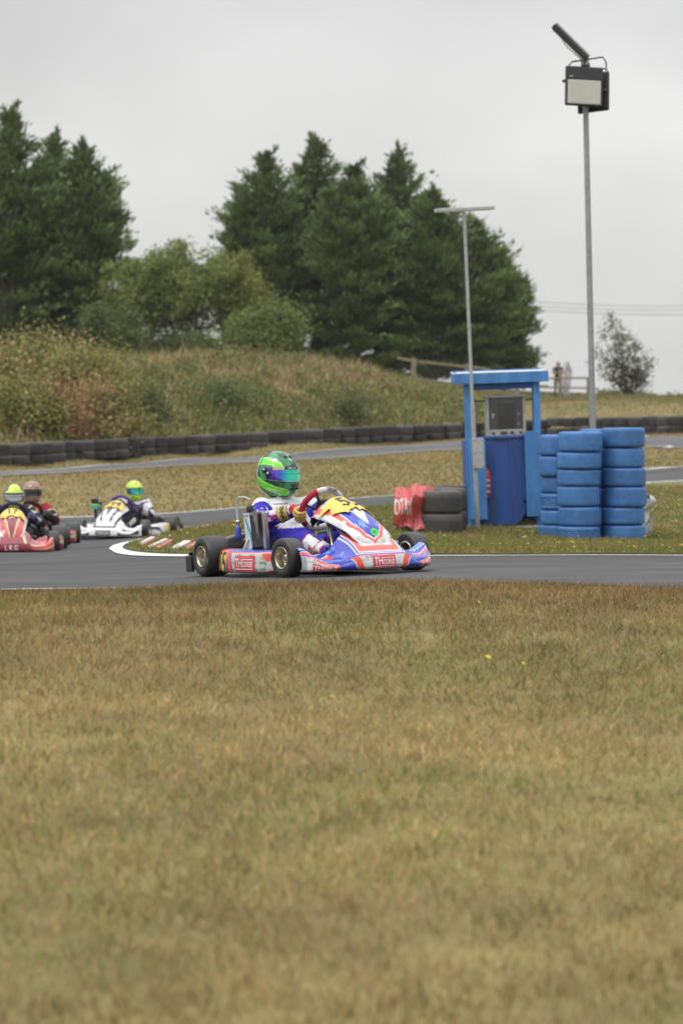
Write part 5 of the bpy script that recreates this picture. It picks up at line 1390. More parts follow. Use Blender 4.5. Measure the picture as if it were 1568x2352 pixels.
    part('coolant_hose', lambda mb: mb.tube([EC + Vector((.08, -.06, .14)), EC + Vector((.10, -.11, .12)), EC + Vector((.08, -.14, .04)), EC + Vector((.05, -.12, -.03)), EC + Vector((.09, -.08, -.04)), EC + Vector((.12, -.05, .0))], .0085, (.50, .48, .38), 'plastic', 8), en)
    part('airbox', lambda mb: (mb.rbox((-.32, .30, .22), (.22, .12, .13), (.02, .02, .022), 'plastic', .03), mb.tube([(-.24, .32, .24), (-.12, .33, .26)], .022, (.02, .02, .02), 'plastic', 10)))
    # radiator
    RM = Matrix.Translation((-.07, -.40, .19)) @ Matrix.Rotation(R(12), 4, 'Z') @ Matrix.Rotation(R(-5), 4, 'Y') @ Matrix.Diagonal((.92, 1, .82, 1))
    def f(mb):
        mb.rbox((.0, 0, .135), (.20, .035, .27), (.012, .012, .013), 'plastic', .004, RM)
        for i in range(7): mb.rbox((-.055 + .148 * i / 6, -.019, .135), (.007, .006, .25), (.28, .28, .29), 'metal', .002, RM)
        for sx_ in (-.094, .104): mb.rbox((sx_ - .0, 0, .135), (.022, .046, .30), (.45, .45, .46), 'metal', .006, RM)
        mb.rbox((.0, 0, .285), (.215, .044, .03), (.42, .42, .43), 'metal', .006, RM)
    ra = part('radiator', f)
    def f(mb):
        def st(u, v):  # side sticker plate
            return RM @ Vector((-.10 - .0 * u + .07 * u, -.026 - .002 * v, .0 + .30 * v))
        mb.grid(st, 16, 60, lambda u, v: (.03, .30, .42) if abs(u - .55 - .5 * math.sin(v * 3 + 1.2)) < .16 and v < .85 else ((.1, .3, .5) if abs(u - .3 - .4 * (v - .3)) < .04 else (.62, .64, .66)), 'paint', .003, (.4, .4, .4))
        text_on(mb, 'ROTAX', lambda u, v: RM @ Vector((-.096 + .062 * u, -.0305, .268 + .018 * v)), (.05, .05, .05), 'paint')
    part('sticker_plate', f, ra)
    part('flap', lambda mb: mb.add([RM @ Vector(p) for p in ((.0, -.028, .30), (.12, -.075, .305), (.10, -.065, .06), (.06, -.03, .12), (.003, -.025, .303), (.12, -.07, .308), (.10, -.06, .06), (.06, -.026, .12))], [(0, 1, 2, 3), (7, 6, 5, 4), (0, 4, 5, 1), (1, 5, 6, 2), (2, 6, 7, 3)], (.40, .39, .39), 'metal'), ra)
    part('cap', lambda mb: mb.lathe([(.001, .06), (.024, .06), (.028, .052), (.028, .004), (.024, 0), (.001, 0)], (.03, .03, .03), 'plastic', 18, RM @ Matrix.Translation((-.05, 0, .30))), ra)
    BP = Vector((-.255, -.455, .255))
    part('overflow_bottle', lambda mb: (mb.lathe([(.001, 0), (.02, 0), (.022, .01), (.022, .07), (.016, .085), (.012, .09), (.012, .105), (.001, .105)], (.05, .05, .38), 'paint', 16, Matrix.Translation(BP)), mb.lathe([(.012, .106), (.016, .106), (.014, .125), (.007, .13), (.001, .13)], (.6, .6, .62), 'metal', 12, Matrix.Translation(BP))))
    part('overflow_pipe', lambda mb: mb.tube([BP + Vector((0, 0, .13)), BP + Vector((-.01, 0, .20)), BP + Vector((.0, 0, .25)), BP + Vector((.03, 0, .285)), BP + Vector((.08, .02, .285)), BP + Vector((.12, .04, .265))], .0065, (.48, .48, .52), 'plastic', 8))
    if cam_:
        mb = MB(); mb.rbox((.12, -.40, .50), (.05, .10, .07), (.02, .02, .02), 'plastic', .01); mb.rbox((.12, -.40, .43), (.06, .12, .05), (.08, .45, .15), 'plastic', .01); mb.rbox((.12, -.40, .395), (.05, .10, .018), (.1, .4, .55), 'plastic', .004); mb.tube([(.12, -.40, .39), (.10, -.36, .2), (.1, -.3, .07)], .011, (.03, .03, .03), 'plastic', 8); mb.build('action_camera', k)
    return k, wp, nrm, (e1, e2)

# ================================================================== DRIVERS
def helm(l, p):
    c_, s_ = math.cos(p), math.sin(p); fr = max(0, math.cos(l)); bk = max(0, -math.cos(l)); c2 = c_ ** (.50 if p < 0 else .92)
    x = .146 * c2 * math.cos(l); y = .124 * c2 * math.sin(l); z = .148 * s_
    if p < 0:
        x += .026 * fr ** 2 * min(1, -s_ * 1.6); z *= 1.0 - .20 * bk; x += .012 * bk * min(1, -s_)
        y *= 1 - .10 * max(0, -s_ - .4)
    else: x -= .010 * bk * math.exp(-((p - .75) / .25) ** 2)
    if p < -1.02: k = (p + 1.02) / -.25; x *= 1 - .14 * k; y *= 1 - .14 * k; z = z
    return (x, y, z)
_rv = random.Random(12); VOR = [(_rv.uniform(-180, 180), _rv.uniform(-75, 90), _rv.choice([0, 1, 2, 3])) for _ in range(170)]
def facet(l, p):
    b = 1e9; c = 0
    for a, q, k in VOR:
        d = abs(((l - a + 180) % 360) - 180) * .9 + abs(p - q) * 1.1
        if d < b: b = d; c = k
    return c
LIME = (.11, .72, .03); PALE = (.62, .75, .22); SILV = (.34, .36, .36)
U_POLY = [(150, 38), (100, 44), (40, 30), (34, 18), (58, 20), (62, 27), (100, 28), (152, 22)]
L_POLY = [(168, 16), (150, 8), (118, -8), (62, -30), (32, -40), (20, -44), (22, -72), (44, -72), (46, -52), (64, -47), (112, -30), (168, -12)]
def near_edge(x, y, P_, t):
    for i in range(len(P_)):
        a, b = P_[i], P_[(i + 1) % len(P_)]; dx, dy = b[0] - a[0], b[1] - a[1]; q = max(0, min(1, ((x - a[0]) * dx + (y - a[1]) * dy) / (dx * dx + dy * dy)))
        if math.hypot((x - a[0] - q * dx) * .8, y - a[1] - q * dy) < t: return True
    return False
def H55(l, p):
    L_ = abs(l)
    if p < -66: return (.03, .035, .03)
    for q in (U_POLY, L_POLY):
        if ip(L_, p, q): return LIME
        if near_edge(L_, p, q, 2.6): return PALE
    if ip(L_, p, [(90, 50), (50, 44), (44, 34), (96, 44)]): return SILV
    if L_ > 120 and abs(p - 5) < 6: return SILV
    if L_ < 30 and 30 < p < 38 and L_ < 20: pass
    return [(.008, .050, .022), (.010, .10, .040), (.015, .20, .075), (.03, .28, .12)][facet(l, p)]
def H64(l, p):
    n = noise.noise(Vector((l / 11, p / 9, 3))); 
    if p < -60: return (.03, .03, .03)
    if n > .25: return (.05, .16, .02)
    if p > 45 and abs(l) < 14: return (.6, .25, .25)
    return (.55, .78, .04)
def H17(l, p):
    L_ = abs(l)
    if p < -60: return (.03, .03, .03)
    if p > 28 and L_ < 50: return (.50, .72, .05)
    if p > 60: return (.03, .035, .03)
    if p < -22 and L_ < 75: return (.50, .75, .04) if p > -60 else (.03, .03, .03)
    if L_ > 80 and -35 < p < -10 : return (.45, .68, .05)
    if 18 < p < 28 and L_ < 70: return (.55, .70, .15)
    return (.030, .040, .035) if facet(l, p) else (.10, .12, .12)
def H3(l, p):
    n = noise.noise(Vector((l / 14, p / 12, 7)))
    if p < -62: return (.03, .02, .02)
    if abs(p - 20) < 4 and abs(l) < 80: return (.45, .38, .12)
    return (.17, .075, .05) if n > .1 else (.33, .17, .12)
VC = {'55': lambda a: (.02, .62, .40) if a < 18 else ((.02, .62 - (a - 18) * .02, .40 + (a - 18) * .012) if a < 42 else ((.05 + (a - 42) * .006, .10, .75) if a < 56 else ((.10, .03, .55) if a < 68 else (.03, .01, .12)))),
      '64': lambda a: (.02, .60, .35) if a < 20 else ((.05, .45, .60) if a < 45 else (.04, .10, .40)),
      '17': lambda a: (.42, .42, .44), '3': lambda a: (.02, .02, .02)}
def make_driver(key, label, M0, wp, nrm, ee, hyaw, suit, gloves, hcol, hp=(-.45, -.03, .705), hroll=0, texts=None, group='kart drivers', collar=(.66, .66, .68)):
    e1, e2 = ee
    rph, lph = R(-16), R(204)
    pr, pl = wp(rph), wp(lph)
    outR = (e1 * math.cos(rph) + e2 * math.sin(rph)); outL = (e1 * math.cos(lph) + e2 * math.sin(lph))
    tR = (-e1 * math.sin(rph) + e2 * math.cos(rph)); tL = (e1 * math.sin(lph) - e2 * math.cos(lph))
    wr = pr + nrm * .085 + outR * .022 - tR * .012; wl = pl + nrm * .085 + outL * .022 - tL * .012
    caps = [((-.27, -.05, .15), (-.27, .05, .15), .12, .12), ((-.27, 0, .18), (-.35, 0, .32), .15, .148), ((-.355, -.05, .32), (-.40, -.075, .41), .115, .10), ((-.355, .05, .32), (-.40, .075, .41), .115, .10),
            ((-.42, -.155, .462), (-.42, .155, .462), .058, .058), ((-.425, 0, .46), (-.435, -.01, .545), .082, .068),
            ((-.42, -.18, .458), (-.19, -.315, .365), .072, .058), ((-.19, -.315, .365), tuple(wr), .058, .042),
            ((-.42, .18, .458), (-.20, .32, .315), .072, .058), ((-.20, .32, .315), tuple(wl), .058, .042),
            ((-.22, -.09, .15), (.18, -.165, .235), .092, .062), ((.18, -.165, .235), (.53, -.165, .14), .062, .046),
            ((-.22, .09, .15), (.18, .165, .235), .092, .062), ((.18, .165, .235), (.53, .165, .14), .062, .046)]
    V, fs, Nn = union(caps, .010, 5)
    bi, bt = nearest(V, caps); V = wrinkle(V, Nn, .0075, 11, (1, 1, 1.7)); V = wrinkle(V, Nn, .0025, 30)
    C = [suit(int(i), float(t), v, n) for i, t, v, n in zip(bi, bt, V, Nn)]
    mb = MB(); mb.add([tuple(v) for v in V], fs, C, 'fabric', True)
    if texts: texts(mb, BVHTree.FromPolygons([Vector(v) for v in V], fs))
    # collar
    mb.tube([(-.436, -.005, .535), (-.447, -.012, .585)], [.074, .070], collar, 'fabric', 20, caps=False)
    body = mb.build('person', None, label=label, cat='person', group=group); body.matrix_world = M0
    # gloves with five fingers closed round the rim
    gm, gb = gloves
    for side, p, o, t, w_ in ((-1, pr, outR, tR, wr), (1, pl, outL, tL, wl)):
        K_ = []
        K_.append((p + nrm * .040 + o * .018 - t * .022, p + nrm * .040 + o * .018 + t * .022, .021, .021)); K_.append((w_, p + nrm * .05 + o * .02, .029, .026))
        K_.append((p + nrm * .045 + o * .02, p + o * .034 + nrm * .010, .026, .018))
        for i, of in enumerate((-.033, -.011, .011, .032)):
            l_ = (.9, 1.0, 1.02, .92)[i]; a = p + o * .036 + nrm * .012 + t * of; b = p + o * .031 * l_ - nrm * .020 + t * of; c = p + o * .006 - nrm * .032 * l_ + t * of; d = p - o * .019 * l_ - nrm * .024 + t * of
            K_ += [(a, b, .0125, .0115), (b, c, .0115, .0105), (c, d, .0105, .009)]
        a = p + nrm * .046 + o * .004 + t * .024; b = p + nrm * .030 - o * .022 + t * .034; c = p + nrm * .006 - o * .031 + t * .030
        K_ += [(a, b, .0135, .012), (b, c, .012, .0105)]
        V, fs, Nn = union(K_, .0042, 2, .4); V = wrinkle(V, Nn, .0016, 45)
        mb = MB(); mb.add([tuple(v) for v in V], fs, [gm(float(v[0]), float(v[2])) for v in V], 'leather', True)
        # gauntlet cuff
        eb = Vector((-.19, -.315, .365)) if side < 0 else Vector((-.17, .325, .355)); dv = (eb - w_).normalized(); c0 = w_ - dv * .012; n = 18
        pts = [c0 + dv * (.115 * i / n) for i in range(n + 1)]; rr = [.041 + .018 * (i / n) for i in range(n + 1)]
        mb.tube(pts, rr, (1, 1, 1), 'leather', 24, colf=lambda q: gb if .16 < q < .38 else ((.03, .25, .12) if .10 < q <= .16 else ((.03, .02, .02) if q > .97 else gm(0, 0))), caps=False)
        if key == '55' and side < 0:
            # lettering on the cuff, facing out and forward
            ax_ = dv; cd = (Vector((.485, -.875, .25)) - ax_ * Vector((.485, -.875, .25)).dot(ax_)).normalized(); up_ = ax_.cross(cd).normalized()
            def q(u, v):
                an = (.5 - u) * 2.0; rr_ = .054; ce = c0 + ax_ * (.057 + .035 * v)
                return ce + (cd * math.cos(an) + up_ * math.sin(an) * -1 * -1) * (rr_ + .002 + .0 * v)
            text_on(mb, 'SENNA', lambda u, v: q(u, 1 - v), (.02, .02, .03), 'leather')
        mb.build('glove', body)
    for s in (-1, 1):
        K_ = [((.50, s * .165, .150), (.555, s * .16, .13), .046, .043), ((.545, s * .16, .115), (.60, s * .155, .115), .036, .036), ((.595, s * .155, .12), (.655, s * .15, .165), .037, .030), ((.655, s * .15, .165), (.675, s * .15, .20), .030, .027)]
        V, fs, Nn = union(K_, .006, 3); mb = MB(); mb.add([tuple(v) for v in V], fs, (.025, .025, .027), 'leather', True); mb.build('boot', body)
    # helmet
    HM = Matrix.Translation((hp[0], hp[1], hp[2] - .013)) @ Matrix.Scale(1.10 if key == '55' else 1.0, 4) @ Matrix.Rotation(hyaw, 4, 'Z') @ Matrix.Rotation(R(4), 4, 'Y')
    mb = MB(); D = 57.29578
    mb.grid(lambda u, v: helm(u, v), 200, 110, lambda u, v: hcol(u * D, v * D), 'paint', M=HM, u=(-math.pi, math.pi), v=(-1.27, math.pi / 2 - .001))
    hs = offn(helm)
    ring = [helm(-math.pi + 2 * math.pi * i / 40, -1.27) for i in range(40)]
    mb.add([Vector(q) * .99 + Vector((0, 0, .012)) for q in ring], [tuple(range(40))], (.012, .012, .012), 'fabric', False, HM)
    mb.tube([Vector(q) for q in ring], .006, (.03, .03, .03), 'plastic', 6, closed=True, M=HM)
    # vents and rear seam
    if key == '55':
        for s in (-1, 1): mb.sphere(Vector(hs(s * .30, .95, -.002)), .014, (.01, .16, .06), 'paint', 12, 8, HM, (1.3, .6, .45)); mb.sphere(Vector(hs(s * .26, .84, .001)), .006, (.005, .01, .005), 'plastic', 8, 6, HM, (1.2, .8, .5))
        mb.tube([hs(-1.95, a, .001) for a in np.linspace(-.1, 1.3, 14)], .0018, (.01, .01, .01), 'plastic', 5, M=HM)
        mb.tube([hs(1.95, a, .001) for a in np.linspace(-.1, 1.3, 14)], .0018, (.01, .01, .01), 'plastic', 5, M=HM)
        for s in (-1, 1): mb.sphere(Vector(hs(s * .18, -.62, .003)), .016, (.004, .02, .01), 'plastic', 10, 6, HM, (.5, 1.4, .35))
        mb.sphere(Vector(hs(0, -.58, .003)), .018, (.004, .02, .01), 'plastic', 12, 6, HM, (.5, 1.8, .3))
        # oval forehead badge and its word, name along the jaw
        ov = [hs(-.05 + .17 * math.cos(a), .68 + .085 * math.sin(a), .0022) for a in np.linspace(0, 6.28, 24)]; mb.add(ov, [tuple(range(24))], (.75, .85, .45), 'paint', False, HM)
        ov = [hs(-.05 + .155 * math.cos(a), .68 + .072 * math.sin(a), .0032) for a in np.linspace(0, 6.28, 24)]; mb.add(ov, [tuple(range(24))], (.02, .20, .08), 'paint', False, HM)
        text_on(mb, 'Arai', lambda u, v: hs(-.16 + .22 * u, .635 + .09 * v, .0048), (.8, .88, .5), 'paint', HM)
        text_on(mb, 'CASPER MCALLISTER', lambda u, v: hs(-1.45 + .80 * u, -.66 - .17 * u + .10 * v, .0025), (.85, .9, .25), 'paint', HM)
    ho = mb.build('helmet', body)
    mb = MB(); vc = VC[key]; hw = R(80)
    def vs_(u, v):
        a = abs(u) / hw; lo = -.30 + .10 * a ** 3; hi = .36 - .10 * a ** 3; return hs(u, lo + (hi - lo) * v, .007)
    def vcf(u, v):
        a = abs(u) * D
        if v > .80: 
            if key == '55': return (.02, .02, .06) if a < 30 else ((.55, .42, .24) if a < 62 else (.08, .03, .35))
            return (.02, .02, .03)
        if v < .05: return (.35, .36, .40)
        return vc(a)
    mb.grid(lambda u, v: vs_(u, v), 90, 26, vcf, 'visor', .002, (.02, .02, .02), M=HM, u=(-hw, hw))
    if key == '55': text_on(mb, 'NKC', lambda u, v: Vector(vs_(-.36 + .30 * u, .83 + .12 * v)) + Vector((.0022, 0, 0)), (.7, .7, .7), 'paint', HM); text_on(mb, '))))', lambda u, v: Vector(vs_(-.03 + .16 * u, .82 + .14 * v)) + Vector((.0022, 0, 0)), (.7, .5, .2), 'paint', HM)
    vo = mb.build('visor', ho)
    for s in (-1, 1):
        mb = MB()
        for (l_, p_, r_) in ((s * 1.50, .20, .020), (s * 1.28, .05, .019)):
            c = Vector(hs(l_, p_, .006)); n = (c - Vector(hs(l_, p_, 0))).normalized(); Mq = HM @ Matrix.Translation(c) @ Vector((0, 0, 1)).rotation_difference(n).to_matrix().to_4x4()
            mb.lathe([(r_ * 1.1, -.004), (r_, .004), (r_ * .6, .006), (.001, .006)], (.015, .012, .03), 'plastic', 18, Mq); mb.lathe([(r_ * .42, .0062), (r_ * .4, .0085), (.001, .0085)], (.6, .6, .6), 'metal', 12, Mq)
        mb.build('visor_pivot', ho)
    return body

# ------------------------------------------------------------------ kart 55
def kmat(x, y, z, hx, hy, a=0, b=0):
    n = Vector((-a, -b, 1)).normalized(); f = Vector((hx, hy, 0)); f = (f - n * f.dot(n)).normalized(); l = n.cross(f)
    M_ = Matrix((f, l, n)).transposed().to_4x4(); M_.translation = Vector((x, y, z)); return M_
nn_ = offn(nose)
def THC(mb, fn, red=(.66, .04, .07), wh=(.75, .75, .75)):
    """boxed two-size word mark; fn(u,v,off)"""
    def q(u0, u1, v0, v1, off, c):
        n = 12; k = 6 if v1 - v0 > .3 else 1; vs = []
        for i in range(n + 1):
            for j in range(k + 1): vs.append(fn(u0 + (u1 - u0) * i / n, v0 + (v1 - v0) * j / k, off))
        mb.add(vs, [(i * (k + 1) + j, (i + 1) * (k + 1) + j, (i + 1) * (k + 1) + j + 1, i * (k + 1) + j + 1) for i in range(n) for j in range(k)], c, 'paint', False)
    q(0, 1, 0, 1, .0035, red)
    text_on(mb, 'TH', lambda u, v: fn(.05 + .36 * u, .28 + .52 * v, .0055), wh); text_on(mb, 'CORSE', lambda u, v: fn(.43 + .51 * u, .28 + .34 * v, .0055), wh)
    q(.06, .94, .12, .18, .0055, wh); q(.44, .95, .72, .77, .0055, wh)
def noset55(mb):
    THC(mb, lambda u, v, o: nn_(-.165 + .35 * u, .17 + .26 * v, o))
    THC(mb, lambda u, v, o: nn_(-.92 + .22 * u, .13 + .19 * v, o)); THC(mb, lambda u, v, o: nn_(.70 + .22 * u, .13 + .19 * v, o))
pn_ = offn(panel)
def panelt55(mb):
    ov = [pn_(.835 + .042 * math.sin(a), .12 + .21 * math.cos(a), .002) for a in np.linspace(0, 6.28, 24)]; mb.add(ov, [tuple(range(24))], (.02, .60, .07), 'paint')
    text_on(mb, '8/7', lambda u, v: pn_(.85 - .035 * v, .02 + .2 * u, .003), (.02, .2, .03))
    text_on(mb, 'CORSE', lambda u, v: pn_(.74 - .028 * v + .05 * u, -.34 + .2 * u, .002), (.4, .5, .65)); text_on(mb, 'CORSE', lambda u, v: pn_(.77 - .028 * v - .03 * u, .30 + .18 * u, .002), (.4, .5, .65))
def podt55(mb, on_, s):
    g = (lambda u, v, o: on_(.405 + .39 * u, .18 + .30 * v, o)) if s < 0 else (lambda u, v, o: on_(.795 - .39 * u, .18 + .30 * v, -o))
    THC(mb, g)
def rc55(u, v):
    if .12 < u < .88 and abs(((u * 3) % 1) - .15 - v * .2) < .10: return (.04, .38, .46)
    return (.62, .64, .65)
def rct55(mb, rc):
    ro = offn(rc); text_on(mb, 'SENATOR', lambda u, v: ro(.05 + .30 * u, .66 + .10 * v, .003), (.03, .03, .04))
    # the word also on the forward facing side
    text_on(mb, 'SENATOR', lambda u, v: Vector(rc(.06 + .34 * u, .80 - .0 * v)) * 1 + Vector((.008, 0, -.045 + .030 * v)), (.03, .03, .04))
th55 = dict(rim=(.48, .43, .33), frame=(.35, .35, .36), nose=nose55, panel=panel55, pod=pod55, num='55', numw=.74, podnum='55', podt=podt55, noset=noset55, panelt=panelt55, rc=rc55, rct=rct55, wheelc=((.36, .02, .05), (.60, .59, .57)), wheelt='TONY KART')
M55 = kmat(KX, KY, KZ + CZ + .012, .485, -.875, .0384, -.0272)
WHS = (.66, .66, .69); SB = (.040, .030, .36); SR = (.50, .03, .06)
def suit55(i, t, v, n):
    x, y, z = v
    if i in (2, 3, 4, 5):
        if (y > .10 or y < -.15) and z < .53 and n[2] < .8: return SB
        q = noise.noise(Vector((x * 14, y * 14, z * 14)))
        if z > .33: return (.10, .07, .42) if (q > .42 and z < .47 and abs(y) > .04) else WHS
        if z > .318: return SR
        return SB
    if i in (0, 1): return SB if z < .315 else WHS
    if i in (6, 8):
        if t < .20 and n[2] > .25: return WHS
        if t > .90: return SR if t > .93 else SB
        if .3 < t < .85 and noise.noise(Vector((x * 30, y * 30, z * 30 + 4))) > .38: return (.42, .45, .68)
        return SB
    if i == 9: return SB
    if i == 7:
        if t < .05: return SR
        if n[2] < -.35: return SB
        if .12 < t < .9 and noise.noise(Vector((x * 26, y * 26, z * 26))) > .36: return (.12, .08, .42)
        return WHS if t < .97 else SR
    if i in (10, 12): return SB
    if i in (11, 13):
        if t < .16: return SB
        if t < .20: return SR
        if t < .60: return WHS if n[2] < .92 else SB
        if t < .64: return SR
        if t < .80: return WHS
        if t < .83: return SR
        return SB
    return SB
def suit55t(mb, bvh):
    d = Vector((-.87, .49, -.03)); U = Vector((.47, .88, 0)).normalized(); Vv = Vector((0, 0, 1)); o = Vector((-.30, -.145, 0))
    def tc_(t, u0, w, z, h, c): text_cast(mb, t, bvh, o + U * u0 + Vector((0, 0, z)), U * w, Vv * h, d, c)
    rd = (.40, .02, .08); nv = (.05, .04, .14)
    tc_('TH', .01, .085, .415, .040, rd); tc_('CORSE', .105, .12, .420, .026, rd); tc_('Fencing Specialists', -.01, .105, .478, .014, nv)
    tc_('SANDBOX', .13, .085, .470, .013, nv); tc_('freem', .055, .05, .515, .012, nv); tc_('TH CORSE', .02, .15, .345, .02, (.5, .5, .7))
    # sleeve
    a = Vector((-.42, -.18, .458)); b = Vector((-.19, -.315, .365)); ax_ = (b - a).normalized(); dd = Vector((-.485, .875, -.15)); up = dd.cross(ax_).normalized(); up = up if up.z > 0 else -up
    text_cast(mb, 'freem', bvh, a + ax_ * .0 - up * .0 - dd * .2, ax_ * .07, up * .018, dd, (.10, .10, .35)); text_cast(mb, 'SENATOR', bvh, a + ax_ * .10 - up * .01 - dd * .2, ax_ * .08, up * .018, dd, (.6, .65, .8)); text_cast(mb, 'ROTAX', bvh, a + ax_ * .17 - up * .03 - dd * .2, ax_ * .07, up * .02, dd, (.65, .65, .75))
    text_cast(mb, 'TH CORSE', bvh, Vector((-.16, -.29, .365)) - dd * .2, Vector((.11, .06, .012)), Vector((0, 0, .035)), dd, (.40, .02, .08))
    text_cast(mb, 'McAllister', bvh, Vector((.30, -.2, .165)) - dd * .2, Vector((.16, 0, -.045)), Vector((.01, 0, .04)), dd, (.40, .03, .08))
def glove55(x, z): 
    n = noise.noise(Vector((x * 60, z * 60, 0))); return (.50 + .06 * n, .36 + .05 * n, .09)
k55, wp, nrm, ee = make_kart('blue white and orange racing kart number 55 cornering in the foreground', M55, th55, R(7))
make_driver('55', 'kart driver in green helmet, blue and white suit and yellow gloves', M55, wp, nrm, ee, R(16), suit55, (glove55, (.02, .02, .13)), H55, texts=suit55t)
# ------------------------------------------------------------------ kart 64
def textnose(s, w, v0, vh, c):
    return lambda mb: text_on(mb, s, lambda u, v: nn_(-w / 2 + w * u, v0 + vh * v, .002), c)
th64 = dict(rim=(.30, .27, .20), frame=(.14, .07, .30), nose=T_nose_white, panel=T_panel_white, pod=T_pod_white, num='164', numw=.95, podnum='64', noset=textnose('ORIGIN', .36, .21, .16, (.6, .6, .6)), rc=lambda u, v: (.05, .05, .06), wheelc=((.10, .05, .28), (.10, .05, .28)))
p = gat(287, 1234, 30, 44); ph = R(76); M64 = kmat(p.x, 37.0, tz(p.x, 37.0) + .012, -math.cos(ph), -math.sin(ph))
def suit_black(i, t, v, n):
    q = noise.noise(Vector((v[0] * 12, v[1] * 12, v[2] * 12)))
    if i in (6, 8, 7, 9) and (.30 < t < .6 or q > .05): return (.55, .53, .57)
    if i in (11, 13) and abs(n[1]) > .7 and t < .7: return (.5, .5, .52)
    if i in (2, 3, 4, 5) and q > -.02: return (.50, .48, .52)
    return (.022, .022, .028)
k_, wp, nrm, ee = make_kart('white and black racing kart following behind the blue one', M64, th64, R(7), cam_=True)
make_driver('64', 'kart driver in a lime green speckled helmet and black suit, in the white kart', M64, wp, nrm, ee, R(40), suit_black, (lambda x, z: (.06, .04, .10), (.02, .02, .03)), H64, collar=(.05, .05, .05), hp=(-.43, .0, .645))
# ------------------------------------------------------------------ red kart 17
th17 = dict(rim=(.45, .42, .36), frame=(.05, .04, .16), nose=T_nose_red, panel=T_panel_red, pod=T_pod_red, num='17', numw=.6, podnum='17', noset=textnose('L R G', .30, .20, .18, (.7, .66, .64)), rc=lambda u, v: (.4, .05, .05), wheelc=((.03, .03, .10), (.03, .03, .10)))
M17 = kmat((38 - CX) / F * 30.95 - .03, 30.9, tz(-3.8, 30.9) + .012, .10, -1)
k_, wp, nrm, ee = make_kart('red racing kart seen head-on, its nose cut off by the left edge of the photo', M17, th17, R(6))
def suit_17(i, t, v, n):
    q = noise.noise(Vector((v[0] * 14, v[1] * 14, v[2] * 14 + 3)))
    if i in (6, 7, 8, 9) and q > .34: return (.35, .42, .30)
    if i in (7, 9) and .3 < t < .45: return (.14, .08, .30)
    return (.020, .020, .026)
make_driver('17', 'kart driver in a black and lime helmet with a silver visor', M17, wp, nrm, ee, R(4), suit_17, (lambda x, z: (.06, .05, .16), (.02, .02, .03)), H17, collar=(.05, .05, .05), hp=(-.43, .0, .645))
# ------------------------------------------------------------------ third kart, mostly hidden
th3 = dict(th17); th3.update(num='', podnum='', noset=lambda mb: None, nose=lambda u, v: (.05, .05, .06), panel=lambda s, w: (.10, .02, .02), rc=lambda u, v: (.05, .05, .05), frame=(.25, .03, .04), wheelc=((.03, .03, .03), (.03, .03, .03)))
M3 = kmat((78 - CX) / F * 34.5, 34.1, tz(-4.0, 34.1) + .012, .06, -1)
k_, wp, nrm, ee = make_kart('dark racing kart almost hidden behind the red kart, one rear wheel clear', M3, th3, R(6))
def suit_3(i, t, v, n):
    if i in (6, 8): return (.02, .02, .022) if .45 < t < .8 else ((.45, .42, .40) if .38 < t < .88 else (.33, .02, .035))
    if i in (7, 9): return (.03, .025, .03)
    return (.33, .02, .035)
make_driver('3', 'kart driver in a copper brown helmet and red suit, behind the driver in black', M3, wp, nrm, ee, R(12), suit_3, (lambda x, z: (.03, .03, .03), (.02, .02, .02)), H3, collar=(.3, .02, .03), hp=(-.43, .0, .69))

# ================================================================== SPECTATOR
sb = on(1279, 129); o0 = Vector(sb); NVY = (.06, .07, .12); SK = (.36, .20, .14); TR = (.13, .12, .11)
caps = [((0, 0, .95), (0, 0, 1.05), .15, .15), ((0, -.05, 1.05), (0, -.20, 1.36), .165, .15), ((-.16, -.2, 1.40), (.16, -.2, 1.40), .08, .08), ((0, -.22, 1.42), (0, -.28, 1.52), .07, .06),
        ((-.20, -.20, 1.38), (-.27, -.42, 1.18), .065, .05), ((-.27, -.42, 1.18), (-.06, -.62, 1.17), .045, .035), ((.20, -.20, 1.38), (.27, -.42, 1.18), .065, .05), ((.27, -.42, 1.18), (.06, -.64, 1.19), .045, .035),
        ((-.09, 0, .93), (-.11, .0, .50), .10, .07), ((-.11, 0, .5), (-.12, .03, .10), .065, .048), ((.09, 0, .93), (.12, .02, .50), .10, .07), ((.12, .02, .5), (.13, .05, .10), .065, .048),
        ((-.12, .03, .05), (-.12, -.14, .04), .05, .04), ((.13, .05, .05), (.14, -.12, .04), .05, .04),
        ((0, -.30, 1.58), (0, -.31, 1.64), .09, .095), ((0, -.37, 1.56), (0, -.38, 1.58), .06, .06), ((0, -.41, 1.60), (0, -.42, 1.585), .014, .018), ((-.095, -.3, 1.6), (-.10, -.3, 1.63), .02, .02), ((.095, -.3, 1.6), (.10, -.3, 1.63), .02, .02)]
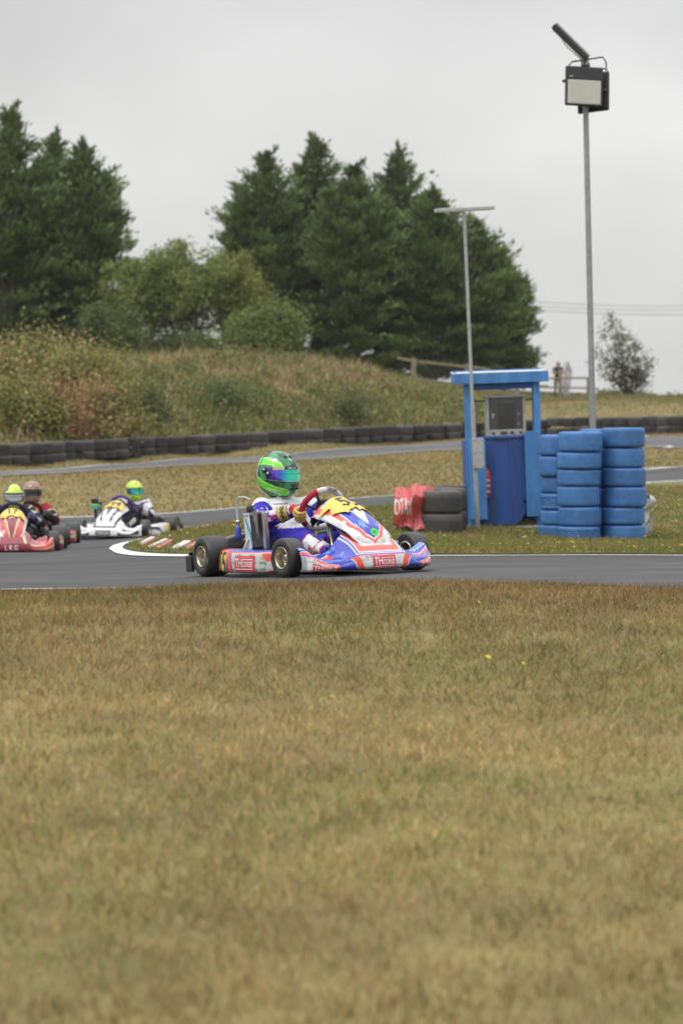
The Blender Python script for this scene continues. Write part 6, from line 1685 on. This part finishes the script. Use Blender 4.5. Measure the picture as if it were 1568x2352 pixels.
for s in (-1, 1):
    bx = -s * .05
    for k in range(4): caps.append(((bx + s * .0, -.63 - .0, 1.165 + .016 * k - .02), (bx - s * -.07 * 1, -.655, 1.16 + .016 * k - .02), .011, .009))
    caps.append(((bx, -.62, 1.20), (bx + s * .03, -.66, 1.215), .012, .010))
V, fs, Nn = union(caps, .011, 3); bi, bt = nearest(V, caps); V = wrinkle(V, Nn, .004, 10)
def sc_(i, t):
    if i <= 2: return NVY if i else TR
    if i in (4, 6): return NVY if t < .55 else SK
    if 8 <= i <= 11: return TR
    if i in (12, 13): return (.15, .05, .05)
    return SK
mb = MB(); mb.add([tuple(v) for v in V], fs, [sc_(int(i), float(t)) for i, t in zip(bi, bt)], 'fabric', True)
for s in (-1, 1): mb.sphere((s * .035, -.425, 1.625), .009, (.03, .02, .02), 'plastic', 8, 6)
mb.tube([(-.028, -.437, 1.553), (0, -.442, 1.55), (.028, -.437, 1.553)], .005, (.25, .10, .08), 'plastic', 5)
pe = mb.build('person', None, loc=o0, label='bald spectator in a dark blue polo shirt leaning on the wooden fence', cat='person')

# ================================================================== AIR
hz = bpy.data.materials.new('haze'); hz.use_nodes = True; nt = hz.node_tree; nt.nodes.remove(nt.nodes['Principled BSDF'])
pv = nt.nodes.new('ShaderNodeVolumePrincipled'); pv.inputs['Color'].default_value = (.93, .94, .94, 1); pv.inputs['Density'].default_value = .00018; pv.inputs['Anisotropy'].default_value = .2
nt.links.new(pv.outputs[0], nt.nodes['Material Output'].inputs['Volume']); MATS['haze'] = hz
mb = MB(); X_, Y0, Y1, Z0, Z1 = 780, -720, 1600, -24, 26
mb.add([(-X_, Y0, Z0), (X_, Y0, Z0), (X_, Y1, Z0), (-X_, Y1, Z0), (-X_, Y0, Z1), (X_, Y0, Z1), (X_, Y1, Z1), (-X_, Y1, Z1)], [(0, 3, 2, 1), (4, 5, 6, 7), (0, 1, 5, 4), (1, 2, 6, 5), (2, 3, 7, 6), (3, 0, 4, 7)], (1, 1, 1), 'haze')
mb.build('haze', kind='stuff')
